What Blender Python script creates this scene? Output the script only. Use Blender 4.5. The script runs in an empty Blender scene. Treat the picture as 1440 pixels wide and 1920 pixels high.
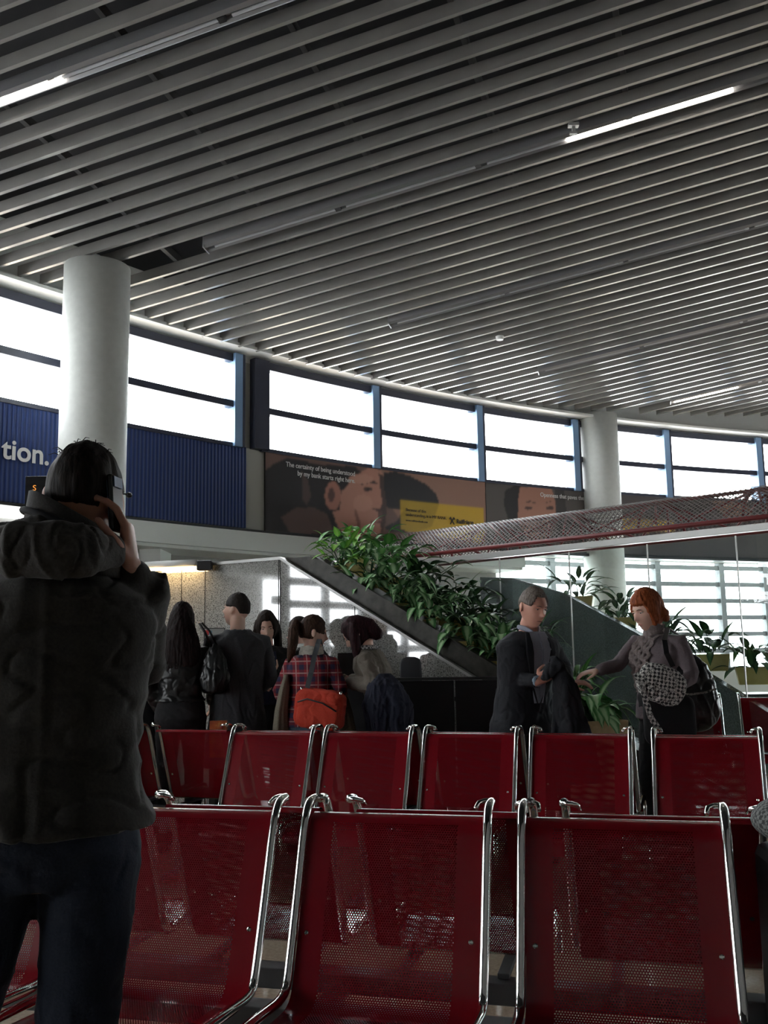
import bpy, math, random
import numpy as np
from mathutils import Vector, Matrix, noise
random.seed(7)
S = bpy.context.scene
COL = S.collection
# ---------------------------------------------------------------- camera, world, exposure
FOC = 1800.0; PITCH = math.radians(8.4); ROLL = math.radians(1.0); CH = 1.33
_cp, _sp, _cr, _sr = math.cos(PITCH), math.sin(PITCH), math.cos(ROLL), math.sin(ROLL)
CM = np.array([[1,0,0],[0,_sp,_cp],[0,-_cp,_sp]]) @ np.array([[_cr,-_sr,0],[_sr,_cr,0],[0,0,1]])
cam_d = bpy.data.cameras.new('camera'); cam = bpy.data.objects.new('camera', cam_d); COL.objects.link(cam)
cam_d.sensor_fit = 'VERTICAL'; cam_d.sensor_height = 24.0; cam_d.lens = 24.0*FOC/1920
cam_d.clip_start = .05; cam_d.clip_end = 200
_m = Matrix.Identity(4)
for i in range(3):
    _m[i][0] = CM[i,0]; _m[i][1] = -CM[i,1]; _m[i][2] = -CM[i,2]
_m[2][3] = CH
cam.matrix_world = _m
S.camera = cam
S.view_settings.view_transform = 'Standard'; S.view_settings.look = 'None'
S.view_settings.gamma = 1; S.view_settings.use_curve_mapping = False
S.view_settings.exposure = 0.0
wd = bpy.data.worlds.new('world'); S.world = wd; wd.use_nodes = True
wd.node_tree.nodes['Background'].inputs[0].default_value = (.93,.97,1,1)
wd.node_tree.nodes['Background'].inputs[1].default_value = 12.5
LAMP = 26.0      # strength of lit tubes

def ray(x, y): return CM @ np.array([(x-720)/FOC, (y-960)/FOC, 1.])
def atz(x, y, z):
    d = ray(x,y); t = (z-CH)/d[2]; return Vector((d[0]*t, d[1]*t, z))
def atY(x, y, Y):
    d = ray(x,y); t = Y/d[1]; return Vector((d[0]*t, Y, d[2]*t+CH))
def pix(P):
    c = CM.T @ (np.array(P, float)-np.array([0,0,CH])); return c[0]/c[2]*FOC+720, c[1]/c[2]*FOC+960
# ceiling plane and slat direction
HC = 6.0; AZ = -.27238; TX, TY = -.09839, .15789
NV = Vector((-math.sin(AZ), math.cos(AZ), 0)); MV = Vector((math.cos(AZ), math.sin(AZ), 0))
def ceil_z(x, y): return CH+HC+TX*(NV.x*x+NV.y*y)+TY*(MV.x*x+MV.y*y)
def ceil_ab(a, b, dz=0):
    p = NV*a+MV*b; return Vector((p.x, p.y, ceil_z(p.x,p.y)+dz))
def atceil(x, y):
    d = ray(x,y); a = NV.x*d[0]+NV.y*d[1]; b = MV.x*d[0]+MV.y*d[1]
    t = HC/(d[2]-TX*a-TY*b); return a*t, b*t
# curved window wall
WC = [1.41966456e-03, -4.63141395e-02, 8.15091483e-01, 1.44107588e+01]
def wY(x): return ((WC[0]*x+WC[1])*x+WC[2])*x+WC[3]
def wD(x): return (3*WC[0]*x+2*WC[1])*x+WC[2]
def wall(x, off=0, z=0):       # off > 0: towards the room
    d = wD(x); L = math.hypot(1,d); return Vector((x+d/L*off, wY(x)-off/L, z))
def wall_at(px, py=850, off=0):
    d = ray(px,py); lo, hi = -9.0, 13.0
    g = lambda X: (lambda P: P.x*d[1]-P.y*d[0])(wall(X,off))
    for _ in range(50):
        mid = (lo+hi)/2
        if g(lo)*g(mid) <= 0: hi = mid
        else: lo = mid
    return lo
# ---------------------------------------------------------------- mesh helpers
class MB:
    def __init__(s): s.v=[]; s.f=[]; s.c=[]; s.uv=None
    def add(s, vs, fs, c=None):
        b=len(s.v); s.v += [tuple(p) for p in vs]; s.f += [tuple(i+b for i in q) for q in fs]
        s.c += (c if isinstance(c,list) else [c or 0.0]*len(vs)); return s
    def box(s, lo, hi, M=None):
        x0,y0,z0=lo; x1,y1,z1=hi
        vs=[Vector(p) for p in ((x0,y0,z0),(x1,y0,z0),(x1,y1,z0),(x0,y1,z0),(x0,y0,z1),(x1,y0,z1),(x1,y1,z1),(x0,y1,z1))]
        if M is not None: vs=[M@p for p in vs]
        return s.add(vs,[(3,2,1,0),(4,5,6,7),(0,1,5,4),(1,2,6,5),(2,3,7,6),(3,0,4,7)])
    def bar(s, a, b, w, h, up=Vector((0,0,1))):      # box beam from a to b, w across, h along up
        a=Vector(a); b=Vector(b); t=(b-a).normalized(); u=t.cross(up).normalized(); n=u.cross(t)
        vs=[p+u*(i*w/2)+n*(j*h/2) for p in (a,b) for i,j in ((-1,-1),(1,-1),(1,1),(-1,1))]
        return s.add(vs,[(0,1,2,3),(7,6,5,4),(0,4,5,1),(1,5,6,2),(2,6,7,3),(3,7,4,0)])
    def loft(s, rings, cap=True):
        n=len(rings[0]); vs=[p for r in rings for p in r]; fs=[]
        for k in range(len(rings)-1):
            for i in range(n):
                j=(i+1)%n; fs.append((k*n+i,k*n+j,(k+1)*n+j,(k+1)*n+i))
        if cap: fs.append(tuple(range(n-1,-1,-1))); fs.append(tuple((len(rings)-1)*n+i for i in range(n)))
        return s.add(vs,fs)
    def tube(s, pts, rad, n=10, flat=1.0, up=None, round_ends=False):
        pts=[Vector(p) for p in pts]
        R=rad if isinstance(rad,(list,tuple)) else [rad]*len(pts)
        T=[]
        for i in range(len(pts)):
            a=pts[max(0,i-1)]; b=pts[min(len(pts)-1,i+1)]; T.append((b-a).normalized())
        u=up or (Vector((0,0,1)) if abs(T[0].z)<.9 else Vector((1,0,0)))
        u=(u-T[0]*u.dot(T[0])).normalized(); rings=[]
        def ring(p,t,u,r):
            w=t.cross(u); return [p+u*(r*math.cos(2*math.pi*k/n))+w*(r*flat*math.sin(2*math.pi*k/n)) for k in range(n)]
        if round_ends:
            for q in (80,55,28):
                q=math.radians(q); rings.append(ring(pts[0]-T[0]*R[0]*math.sin(q),T[0],u,R[0]*math.cos(q)))
        for p,t,r in zip(pts,T,R):
            u=(u-t*u.dot(t)).normalized(); rings.append(ring(p,t,u,r))
        if round_ends:
            for q in (28,55,80):
                q=math.radians(q); rings.append(ring(pts[-1]+T[-1]*R[-1]*math.sin(q),T[-1],u,R[-1]*math.cos(q)))
        return s.loft(rings)
    def cyl(s, c, r, z0, z1, n=32, r2=None):
        r2=r if r2 is None else r2
        return s.loft([[Vector((c[0]+q*math.cos(2*math.pi*k/n),c[1]+q*math.sin(2*math.pi*k/n),z)) for k in range(n)] for q,z in ((r,z0),(r2,z1))])
    def ell(s, c, rx, ry, rz, M=None, n=20, m=12):
        rings=[]
        for j in range(m+1):
            a=math.pi*(j+.02)/(m+.04)-math.pi/2
            r=[Vector((rx*math.cos(a)*math.cos(2*math.pi*k/n),ry*math.cos(a)*math.sin(2*math.pi*k/n),rz*math.sin(a))) for k in range(n)]
            rings.append([(M@p if M is not None else p)+Vector(c) for p in r])
        return s.loft(rings)
    def grid(s, fn, nu, nv, closed=False, col=None):   # fn(i/nu, j/nv) -> point
        vs=[fn(i/nu,j/nv) for j in range(nv+1) for i in range(nu+1)]
        fs=[(j*(nu+1)+i,j*(nu+1)+i+1,(j+1)*(nu+1)+i+1,(j+1)*(nu+1)+i) for j in range(nv) for i in range(nu)]
        return s.add(vs,fs,col)
    def shell(s, fn, nu, nv, th):                      # thick sheet
        g=[[Vector(fn(i/nu,j/nv)) for i in range(nu+1)] for j in range(nv+1)]
        n=(g[0][-1]-g[0][0]).cross(g[-1][0]-g[0][0]).normalized()*th
        a=[p for r in g for p in r]; b=[p+n for p in a]; N=len(a); W=nu+1; fs=[]
        for j in range(nv):
            for i in range(nu):
                q=(j*W+i,j*W+i+1,(j+1)*W+i+1,(j+1)*W+i); fs.append(q[::-1]); fs.append(tuple(k+N for k in q))
        bd=[j for j in range(W)]+[j*W+nu for j in range(1,nv+1)]+[nv*W+i for i in range(nu-1,-1,-1)]+[j*W for j in range(nv-1,0,-1)]
        for k in range(len(bd)):
            x,y=bd[k],bd[(k+1)%len(bd)]; fs.append((x,y,y+N,x+N))
        return s.add(a+b,fs)
def finish(o, parent=None):
    COL.objects.link(o)
    if parent is not None: o.parent=parent
    return o
def obj(name, mb, m, parent=None, smooth=False, bevel=0, sub=0, loc=None, colattr=False):
    me=bpy.data.meshes.new(name); me.from_pydata(mb.v,[],mb.f); me.validate(); me.update()
    if colattr:
        a=me.attributes.new('tone','FLOAT','POINT'); a.data.foreach_set('value',[float(c) for c in mb.c])
    o=bpy.data.objects.new(name,me); finish(o,parent)
    if m is not None: me.materials.append(m)
    if smooth: me.polygons.foreach_set('use_smooth',[True]*len(me.polygons))
    if bevel:
        b=o.modifiers.new('b','BEVEL'); b.width=bevel; b.segments=2; b.limit_method='ANGLE'
    if sub:
        b=o.modifiers.new('s','SUBSURF'); b.levels=sub; b.render_levels=sub
    if loc is not None: o.location=loc
    return o
def tag(o,label=None,cat=None,group=None,kind=None):
    if label: o['label']=label
    if cat: o['category']=cat
    if group: o['group']=group
    if kind: o['kind']=kind
    return o
def empty(name,loc=(0,0,0),rz=0,**k):
    o=bpy.data.objects.new(name,None); COL.objects.link(o); o.location=loc; o.rotation_euler=(0,0,rz)
    o.empty_display_size=.1
    return tag(o,**k)
def copy_tree(o,parent=None):
    c=o.copy(); COL.objects.link(c)
    if parent is not None: c.parent=parent
    for ch in list(o.children): copy_tree(ch,c)
    return c
def text_mesh(name, txt, size, m, M, parent=None, align='LEFT', ext=.002, sx=1.0, bold=0):
    cu=bpy.data.curves.new('t','FONT'); cu.body=txt; cu.size=size; cu.extrude=ext; cu.align_x=align; cu.offset=bold
    t=bpy.data.objects.new('t',cu); COL.objects.link(t)
    dg=bpy.context.evaluated_depsgraph_get(); me=bpy.data.meshes.new_from_object(t.evaluated_get(dg))
    bpy.data.objects.remove(t)
    me.transform(Matrix.Diagonal((sx,1,1,1))); me.transform(M)
    me.materials.clear(); me.materials.append(m)
    o=bpy.data.objects.new(name,me); finish(o,parent); return o
# ---------------------------------------------------------------- materials
def mat(name,c=(.5,.5,.5),rough=.5,metal=0,spec=.5,emit=None,es=0,coat=0,sheen=0):
    m=bpy.data.materials.new(name); m.use_nodes=True; b=m.node_tree.nodes['Principled BSDF']
    b.inputs['Base Color'].default_value=(*c,1); b.inputs['Roughness'].default_value=rough
    b.inputs['Metallic'].default_value=metal; b.inputs['Specular IOR Level'].default_value=spec
    b.inputs['Coat Weight'].default_value=coat; b.inputs['Coat Roughness'].default_value=.05
    b.inputs['Sheen Weight'].default_value=sheen
    if emit: b.inputs['Emission Color'].default_value=(*emit,1); b.inputs['Emission Strength'].default_value=es
    return m
def N(m,t,**k):
    n=m.node_tree.nodes.new(t)
    for a,v in k.items():
        if a.startswith('i_'): n.inputs[a[2:].replace('_',' ')].default_value=v
        else: setattr(n,a,v)
    return n
def L(m,a,b): m.node_tree.links.new(a,b)
def bsdf(m): return m.node_tree.nodes['Principled BSDF']
def mth(m,op,a,b=None,c=None):
    n=N(m,'ShaderNodeMath',operation=op)
    for i,v in enumerate((a,b,c)):
        if v is None: continue
        if isinstance(v,(int,float)): n.inputs[i].default_value=v
        else: L(m,v,n.inputs[i])
    return n.outputs[0]
def ramp(m,fac,stops,interp='LINEAR'):
    r=N(m,'ShaderNodeValToRGB'); r.color_ramp.interpolation=interp
    e=r.color_ramp.elements
    while len(e)<len(stops): e.new(.5)
    for q,(p,c) in zip(e,stops): q.position=p; q.color=(*c,1)
    L(m,fac,r.inputs[0]); return r.outputs[0]
def speckle(name,stops,scale=90,rough=.25,bump=0,coord='Object',detail=3,stretch=(1,1,1),spec=.5,sheen=0):
    m=mat(name,rough=rough,spec=spec,sheen=sheen); tc=N(m,'ShaderNodeTexCoord'); mp=N(m,'ShaderNodeMapping'); mp.inputs['Scale'].default_value=stretch
    L(m,tc.outputs[coord],mp.inputs[0])
    n=N(m,'ShaderNodeTexNoise'); n.inputs['Scale'].default_value=scale; n.inputs['Detail'].default_value=detail
    L(m,mp.outputs[0],n.inputs['Vector']); L(m,ramp(m,n.outputs['Fac'],stops),bsdf(m).inputs['Base Color'])
    if bump:
        b=N(m,'ShaderNodeBump'); b.inputs['Strength'].default_value=bump; b.inputs['Distance'].default_value=.004
        L(m,n.outputs['Fac'],b.inputs['Height']); L(m,b.outputs[0],bsdf(m).inputs['Normal'])
    return m
def grey(v): return (v,v,v)
M={}
M['floor']=speckle('floor stone',[(.3,(.33,.26,.185)),(.7,(.45,.37,.275))],scale=60,rough=.12)
M['white']=mat('white paint',(.72,.73,.70),.55)
M['column']=speckle('column plaster',[(.3,(.66,.68,.64)),(.7,(.72,.74,.70))],scale=14,rough=.6,bump=.1)
M['wallgrey']=mat('grey wall paint',(.33,.32,.30),.7)
M['wallrear']=mat('grey rear wall',(.22,.215,.21),.8)
M['darkdeck']=mat('plenum black',(.02,.02,.022),.8)
M['pier']=mat('grey pier',(.36,.36,.32),.6)
M['slat']=speckle('aluminium slat',[(.3,(.40,.385,.365)),(.7,(.47,.455,.43))],scale=3,rough=.2,spec=.9); bsdf(M['slat']).inputs['Metallic'].default_value=.45
M['carrier']=mat('slat carrier',(.06,.06,.06),.6)
M['housing']=mat('lamp housing',(.35,.35,.36),.35,.6)
M['clip']=mat('dark clip',(.03,.03,.03),.4)
M['tube_on']=mat('lit tube',(1,1,1),.4,emit=(1,.93,.82),es=LAMP)
M['tube_off']=mat('unlit tube',(.55,.56,.58),.15)
M['navy']=mat('navy frame',(.030,.034,.058),.4)
M['lblue']=mat('light blue mullion',(.20,.33,.52),.4)
M['granite']=speckle('pale granite',[(.36,(.09,.088,.085)),(.47,(.30,.30,.28)),(.62,(.46,.455,.43))],scale=110,rough=.025,detail=4,spec=1.0); bsdf(M['granite']).inputs['Coat Weight'].default_value=1.0; bsdf(M['granite']).inputs['Coat IOR'].default_value=1.75
M['granite_dark']=speckle('dark granite',[(.35,(.045,.05,.05)),(.65,(.12,.13,.125))],scale=80,rough=.25,detail=4)
M['coping']=speckle('polished coping',[(.3,(.035,.033,.026)),(.7,(.085,.08,.065))],scale=14,rough=.38,detail=5,spec=.3)
M['black']=mat('black laminate',(.010,.010,.012),.4)
M['blackgloss']=mat('black plastic',(.012,.012,.013),.2)
M['chrome']=mat('chrome',(.90,.90,.87),.08,1)
M['steel']=mat('grey steel',(.50,.50,.48),.35,.3)
M['redsteel']=mat('red steel',(.19,.028,.03),.45)
M['yellow']=speckle('yellow planter',[(.3,(.56,.43,.14)),(.7,(.66,.53,.20))],scale=8,rough=.45)
M['tan']=speckle('tan planter',[(.3,(.46,.33,.17)),(.7,(.55,.40,.22))],scale=30,rough=.6)
M['soil']=mat('soil',(.03,.02,.015),.9)
M['grey_uph']=mat('grey upholstery',(.06,.062,.068),.8)
M['wtext']=mat('white lettering',(.68,.66,.64),.6)
M['dtext']=mat('dark lettering',(.05,.04,.02),.6)
M['orange']=mat('orange letter',(.5,.18,.02),.5,emit=(1,.35,.05),es=.8)
# thin pane glass: mostly clear, mirror-like at grazing angles
def glass(name,tint=(1,1,1),refl=1.0):
    m=bpy.data.materials.new(name); m.use_nodes=True; nt=m.node_tree; nt.nodes.clear()
    o=nt.nodes.new('ShaderNodeOutputMaterial'); mx=nt.nodes.new('ShaderNodeMixShader'); t=nt.nodes.new('ShaderNodeBsdfTransparent'); g=nt.nodes.new('ShaderNodeBsdfGlossy')
    fr=nt.nodes.new('ShaderNodeFresnel'); fr.inputs[0].default_value=1.5; g.inputs['Roughness'].default_value=0.0
    mu=nt.nodes.new('ShaderNodeMath'); mu.operation='MULTIPLY'; mu.inputs[1].default_value=refl
    t.inputs[0].default_value=(*tint,1); 
    ge=nt.nodes.new('ShaderNodeNewGeometry'); iv=nt.nodes.new('ShaderNodeMath'); iv.operation='SUBTRACT'; iv.inputs[0].default_value=1.0; nt.links.new(ge.outputs['Backfacing'],iv.inputs[1])
    m2=nt.nodes.new('ShaderNodeMath'); m2.operation='MULTIPLY'; nt.links.new(fr.outputs[0],mu.inputs[0]); nt.links.new(mu.outputs[0],m2.inputs[0]); nt.links.new(iv.outputs[0],m2.inputs[1]); nt.links.new(m2.outputs[0],mx.inputs[0])
    nt.links.new(t.outputs[0],mx.inputs[1]); nt.links.new(g.outputs[0],mx.inputs[2]); nt.links.new(mx.outputs[0],o.inputs[0]); return m
M['glass']=glass('window glass'); M['glass_screen']=glass('screen glass',(.90,.96,.95),1.6)
# ridged blue banner
m=M['blue']=mat('blue ribbed banner',(.008,.035,.20),.5)
tc=N(m,'ShaderNodeTexCoord'); uvm=N(m,'ShaderNodeUVMap')
sx=N(m,'ShaderNodeSeparateXYZ'); L(m,uvm.outputs[0],sx.inputs[0])
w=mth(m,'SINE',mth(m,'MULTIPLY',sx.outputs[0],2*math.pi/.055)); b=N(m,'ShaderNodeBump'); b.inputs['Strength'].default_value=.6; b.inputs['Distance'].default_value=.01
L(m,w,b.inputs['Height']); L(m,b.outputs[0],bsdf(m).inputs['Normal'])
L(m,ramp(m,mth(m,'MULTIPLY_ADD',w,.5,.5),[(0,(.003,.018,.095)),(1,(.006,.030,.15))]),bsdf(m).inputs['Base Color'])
# perforated red sheet
def perforated(name,base,solid=False):
    m=mat(name,base,.24,0,.45,coat=.25)
    if solid: return m
    nt=m.node_tree; uvn=N(m,'ShaderNodeUVMap'); sp=N(m,'ShaderNodeSeparateXYZ'); L(m,uvn.outputs[0],sp.inputs[0])
    u,v=sp.outputs[0],sp.outputs[1]; P=.0072; Q=P*1.732
    def dist(off):
        a=mth(m,'SUBTRACT',mth(m,'FRACT',mth(m,'ADD',mth(m,'DIVIDE',u,P),off)),.5)
        c=mth(m,'SUBTRACT',mth(m,'FRACT',mth(m,'ADD',mth(m,'DIVIDE',v,Q),off)),.5)
        a=mth(m,'MULTIPLY',a,P); c=mth(m,'MULTIPLY',c,Q)
        return mth(m,'SQRT',mth(m,'ADD',mth(m,'MULTIPLY',a,a),mth(m,'MULTIPLY',c,c)))
    d=mth(m,'MINIMUM',dist(0.0),dist(.5)); hole=mth(m,'LESS_THAN',d,.00225)
    inx=mth(m,'LESS_THAN',mth(m,'ABSOLUTE',u),.182)
    iny=mth(m,'MULTIPLY',mth(m,'GREATER_THAN',v,.07),mth(m,'LESS_THAN',v,.83))
    k=mth(m,'MULTIPLY',hole,mth(m,'MULTIPLY',inx,iny))
    tr=N(m,'ShaderNodeBsdfTransparent'); mx=N(m,'ShaderNodeMixShader'); L(m,k,mx.inputs[0]); L(m,bsdf(m).outputs[0],mx.inputs[1]); L(m,tr.outputs[0],mx.inputs[2])
    L(m,mx.outputs[0],nt.nodes['Material Output'].inputs[0]); return m
M['red']=perforated('red perforated steel',(.205,.0048,.011)); M['red_solid']=perforated('red enamel',(.205,.0048,.011),True)
# wire mesh of the canopy (real open cells)
m=M['mesh']=mat('wire mesh',(.20,.18,.175),.5,.3)
uvn=N(m,'ShaderNodeUVMap'); sp=N(m,'ShaderNodeSeparateXYZ'); L(m,uvn.outputs[0],sp.inputs[0])
a1=mth(m,'ABSOLUTE',mth(m,'SUBTRACT',mth(m,'FRACT',mth(m,'DIVIDE',mth(m,'ADD',sp.outputs[0],sp.outputs[1]),.062)),.5))
a2=mth(m,'ABSOLUTE',mth(m,'SUBTRACT',mth(m,'FRACT',mth(m,'DIVIDE',mth(m,'SUBTRACT',sp.outputs[0],sp.outputs[1]),.062)),.5))
k=mth(m,'LESS_THAN',mth(m,'MAXIMUM',a1,a2),.36)
tr=N(m,'ShaderNodeBsdfTransparent'); mx=N(m,'ShaderNodeMixShader'); L(m,k,mx.inputs[0]); L(m,bsdf(m).outputs[0],mx.inputs[1]); L(m,tr.outputs[0],mx.inputs[2]); L(m,mx.outputs[0],m.node_tree.nodes['Material Output'].inputs[0])
# leaves: pale along the midrib
def leafmat(name,edge,mid):
    m=mat(name,edge,.5,spec=.35); at=N(m,'ShaderNodeAttribute',attribute_name='tone'); L(m,ramp(m,at.outputs['Fac'],[(0,edge),(.35,edge),(.75,mid),(1,mid)]),bsdf(m).inputs['Base Color']); return m
M['leafA']=leafmat('variegated leaf',(.075,.23,.07),(.42,.60,.34)); M['leafB']=leafmat('green leaf',(.07,.25,.05),(.17,.40,.11)); M['leafC']=leafmat('bright leaf',(.16,.42,.05),(.35,.62,.14)); M['leafD']=leafmat('dark leaf',(.025,.085,.03),(.07,.17,.06))
def setuv(o,uvs):
    me=o.data; l=me.uv_layers.new(name='UVMap')
    for i,lp in enumerate(me.loops): l.data[i].uv=uvs[lp.vertex_index]
# ================================================================ SETTING
o=obj('floor',MB().box((-8.2,-8.2,-.1),(12.2,22,0)),M['floor']); tag(o,kind='structure')
Z0,Z1,Z2,Z3=3.0,4.12,4.68,5.32
XS=[-8+i*.25 for i in range(81)]
def band(name,x0,x1,z0,z1,off,th,m,parent=None,uv=False,n=None,**k):
    n=n or max(2,int((x1-x0)/.25)); vs=[];fs=[];uvs=[];acc=0;prev=None
    for i in range(n+1):
        x=x0+(x1-x0)*i/n; p=wall(x,off); q=wall(x,off-th)
        if prev is not None: acc+=(p-prev).length
        prev=p
        for P,z in ((p,z0),(p,z1),(q,z1),(q,z0)): vs.append((P.x,P.y,z)); uvs.append((acc,z))
    for i in range(n):
        a=i*4;b=a+4
        for j in range(4): fs.append((a+j,b+j,b+(j+1)%4,a+(j+1)%4))
    fs.append((0,1,2,3)); fs.append((n*4+3,n*4+2,n*4+1,n*4))
    o=obj(name,MB().add(vs,fs),m,parent)
    if uv: setuv(o,uvs)
    if k: tag(o,**k)
    return o
# upper wall behind the banners, bulkhead, recessed wall below
band('wall_upper',-8,12,Z0-.02,Z1-.01,0,.18,M['pier'],kind='structure',label='grey upper wall band behind the banners')
band('trim_1',-8,2.2,2.70,Z0-.05,.22,.5,M['white'],kind='structure',label='white bulkhead under the banners')
band('trim_2',-8,12,Z0-.05,Z0-.0,.10,.3,M['black'],kind='structure',label='dark shadow joint under the banners')
band('wall_lower',-8,2.2,0,2.7,-.55,.15,M['wallgrey'],kind='structure')
band('ceiling_recess',-8,2.2,2.66,2.70,.15,.8,M['white'],kind='structure')
band('wall_top',-8,12,Z3,7.5,-.02,.2,M['white'],kind='structure')
band('trim_4',-8,12,Z3+.09,Z3+.13,.30,.32,M['white'],kind='structure',label='white soffit above the windows')
# white nib walls in the recess
P=wall(wall_at(283,1040,-.4),-.3)
obj('wall_nib',MB().box((P.x-.13,P.y-.3,0),(P.x+.13,P.y+.3,2.68)),M['white'])
tag(bpy.data.objects['wall_nib'],kind='structure')
# windows: bays between mullions
mull=[-7.9,-5.9,None,-1.92,-1.70,-.15,1.56,3.37,5.26,7.30,9.3,11.4]
edges=[(-7.9,-6.0),(-6.0,-4.9),(-4.9,-3.3),(-3.3,-1.93),(-1.69,-.15),(-.15,1.56),(1.56,3.37),(3.37,5.26),(5.26,7.30),(7.30,9.3),(9.3,11.4)]
def mullion(par,x,w,m,d=.24):
    t=Vector((1,wD(x),0)).normalized(); nn=Vector((t.y,-t.x,0)); c=wall(x,0)
    b=MB()
    vs=[]
    for z in (Z1-.02,Z3+.06):
        for a,q in ((-w/2,.10),(w/2,.10),(w/2,.10-d),(-w/2,.10-d)):
            p=c+t*a+nn*q; vs.append((p.x,p.y,z))
    b.add(vs,[(3,2,1,0),(4,5,6,7),(0,1,5,4),(1,2,6,5),(2,3,7,6),(3,0,4,7)])
    obj('mullion',b,m,par)
    # dark cover strip on the right of the face
    b=MB(); vs=[]
    for z in (Z1-.02,Z3+.06):
        for a,q in ((w/2-.002,.104),(w/2+.035,.104),(w/2+.035,.10-d),(w/2-.002,.10-d)):
            p=c+t*a+nn*q; vs.append((p.x,p.y,z))
    b.add(vs,[(3,2,1,0),(4,5,6,7),(0,1,5,4),(1,2,6,5),(2,3,7,6),(3,0,4,7)])
    return obj('mullion_edge',b,M['navy'],par)
for i,(a,b) in enumerate(edges):
    e=empty('window_%d'%(i+1),wall(a,0,Z1),kind='structure'); e.location=(0,0,0)
    for nm,z0,z1,d,off in (('head_rail',Z3-.05,Z3+.06,.10,.05),('transom',Z2-.045,Z2+.045,.12,.06),('sill',Z1-.02,Z1+.03,.12,.05)):
        band(nm,a,b,z0,z1,off,d,M['navy'],e)
    band('pane',a,b,Z1+.02,Z2-.04,-.03,.008,M['glass'],e); band('pane',a,b,Z2+.04,Z3-.04,-.03,.008,M['glass'],e)
    if b in (-1.93,): mullion(e,-1.99,.13,M['lblue'])
    elif b in(-4.9,-3.3,-6.0): pass
    else: mullion(e,b,.13,M['lblue'])
# solid pier between the blue banner and the first photo banner
band('wall_pier',-1.86,-1.63,Z0,Z3+.05,-.02,.2,M['pier'],kind='structure')
band('trim_5',-1.80,-1.62,Z1,Z3+.06,.10,.24,M['navy'],kind='structure')
# room shell behind the camera and to the sides, with louvred window walls
def louvre_wall(name,p0,p1,z0,z1,zt,per,th,step,solid=None,depth=.10,kind='structure'):
    p0=Vector((*p0,0));p1=Vector((*p1,0));t=(p1-p0).normalized();Ln=(p1-p0).length
    e=empty(name,(0,0,0),kind=kind)
    b=MB(); b.bar(p0+Vector((0,0,z0/2)),p1+Vector((0,0,z0/2)),.2,z0); b.bar(p0+Vector((0,0,(z1+zt)/2)),p1+Vector((0,0,(z1+zt)/2)),.2,zt-z1)
    obj('wall_panel',b,M['wallgrey'],e)
    b=MB(); z=z0+per
    while z<z1: b.bar(p0+Vector((0,0,z)),p1+Vector((0,0,z)),depth,th); z+=per
    obj('louvre_blade',b,M['steel_dk'],e)
    b=MB(); s=0
    k=0
    while s<=Ln:
        w=.12 if not solid or k%solid[0] else solid[1]
        p=p0+t*s; b.bar(p+Vector((0,0,z0)),p+Vector((0,0,z1)),.14,w,up=t); s+=step; k+=1
    obj('post',b,M['steel_dk'],e)
    g=MB(); q=Vector((t.y,-t.x,0))*.0; g.bar(p0+Vector((0,0,(z0+z1)/2)),p1+Vector((0,0,(z0+z1)/2)),.006,z1-z0); obj('pane',g,M['glass'],e)
    return e
M['steel_dk']=mat('dark grey steel',(.16,.17,.18),.5)
obj('wall_back',MB().box((-8.2,-6.2,0),(12.2,-6,12)),M['wallrear']); tag(bpy.data.objects['wall_back'],kind='structure')
louvre_wall('wall_right',(12.1,5),(12.1,20.3),.9,2.3,12,.45,.20,1.6)
obj('wall_right_rear',MB().box((12.0,-6,0),(12.2,5,12)),M['wallrear']); tag(bpy.data.objects['wall_right_rear'],kind='structure')
obj('wall_left_rear',MB().box((-8.2,-6,0),(-8.0,-2.2,9)),M['wallrear']); tag(bpy.data.objects['wall_left_rear'],kind='structure')
louvre_wall('wall_left',(-8.1,-2.2),(-8.1,4.5),1.0,3.35,9,.43,.15,1.15,solid=(2,.38))
# low louvred window wall under the mezzanine on the right
pa=wall(.9,-.9);pb=wall(4.2,-.9);pc=wall(8,-.9);pd=wall(12,-.9)
for a,b in ((pa,pb),(pb,pc),(pc,pd)):
    louvre_wall('window_wall',(a.x,a.y),(b.x,b.y),.95,3.0,3.05,.325,.085,1.55,depth=.07)
# plenum deck over everything, cut along the window wall
def left_limit(a,off,bmax=16.0):
    bb=bmax; seen=False
    while bb>-16:
        p=NV*a+MV*bb
        inside=(p.x>-8.1) and p.y<wY(max(-8.1,min(12.1,p.x)))-off*math.hypot(1,wD(max(-8.1,min(12.1,p.x))))
        if inside: seen=True
        elif seen: return bb+.02
        bb-=.04
    return bb
def right_limit(a,off):
    bb=16.0
    while bb>-16:
        p=NV*a+MV*bb
        if p.x<12.1 and p.y<wY(max(-8.1,p.x))-off*math.hypot(1,wD(max(-8.1,p.x))): return bb
        bb-=.04
    return bb
b=MB(); A_=[-13+.5*i for i in range(72)]; lim=[(left_limit(a,-.05),right_limit(a,-.05)) for a in A_]
A_,lim=zip(*[(a,l) for a,l in zip(A_,lim) if l[1]>l[0]+.1 and l[0]>-15.9])
rows_=[[ceil_ab(a,l[0],.8),ceil_ab(a,l[1],.8)] for a,l in zip(A_,lim)]
vs=[p for r in rows_ for p in r]; n_=len(vs); vs+=[p+Vector((0,0,.1)) for p in vs]
fs=[]
for i in range(len(rows_)-1): q=(2*i,2*i+1,2*i+3,2*i+2); fs+=[q[::-1],tuple(k+n_ for k in q),(2*i,2*i+2,2*i+2+n_,2*i+n_),(2*i+1,2*i+1+n_,2*i+3+n_,2*i+3)]
b.add(vs,fs); deck=obj('ceiling',b,M['darkdeck']); tag(deck,kind='structure')
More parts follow.
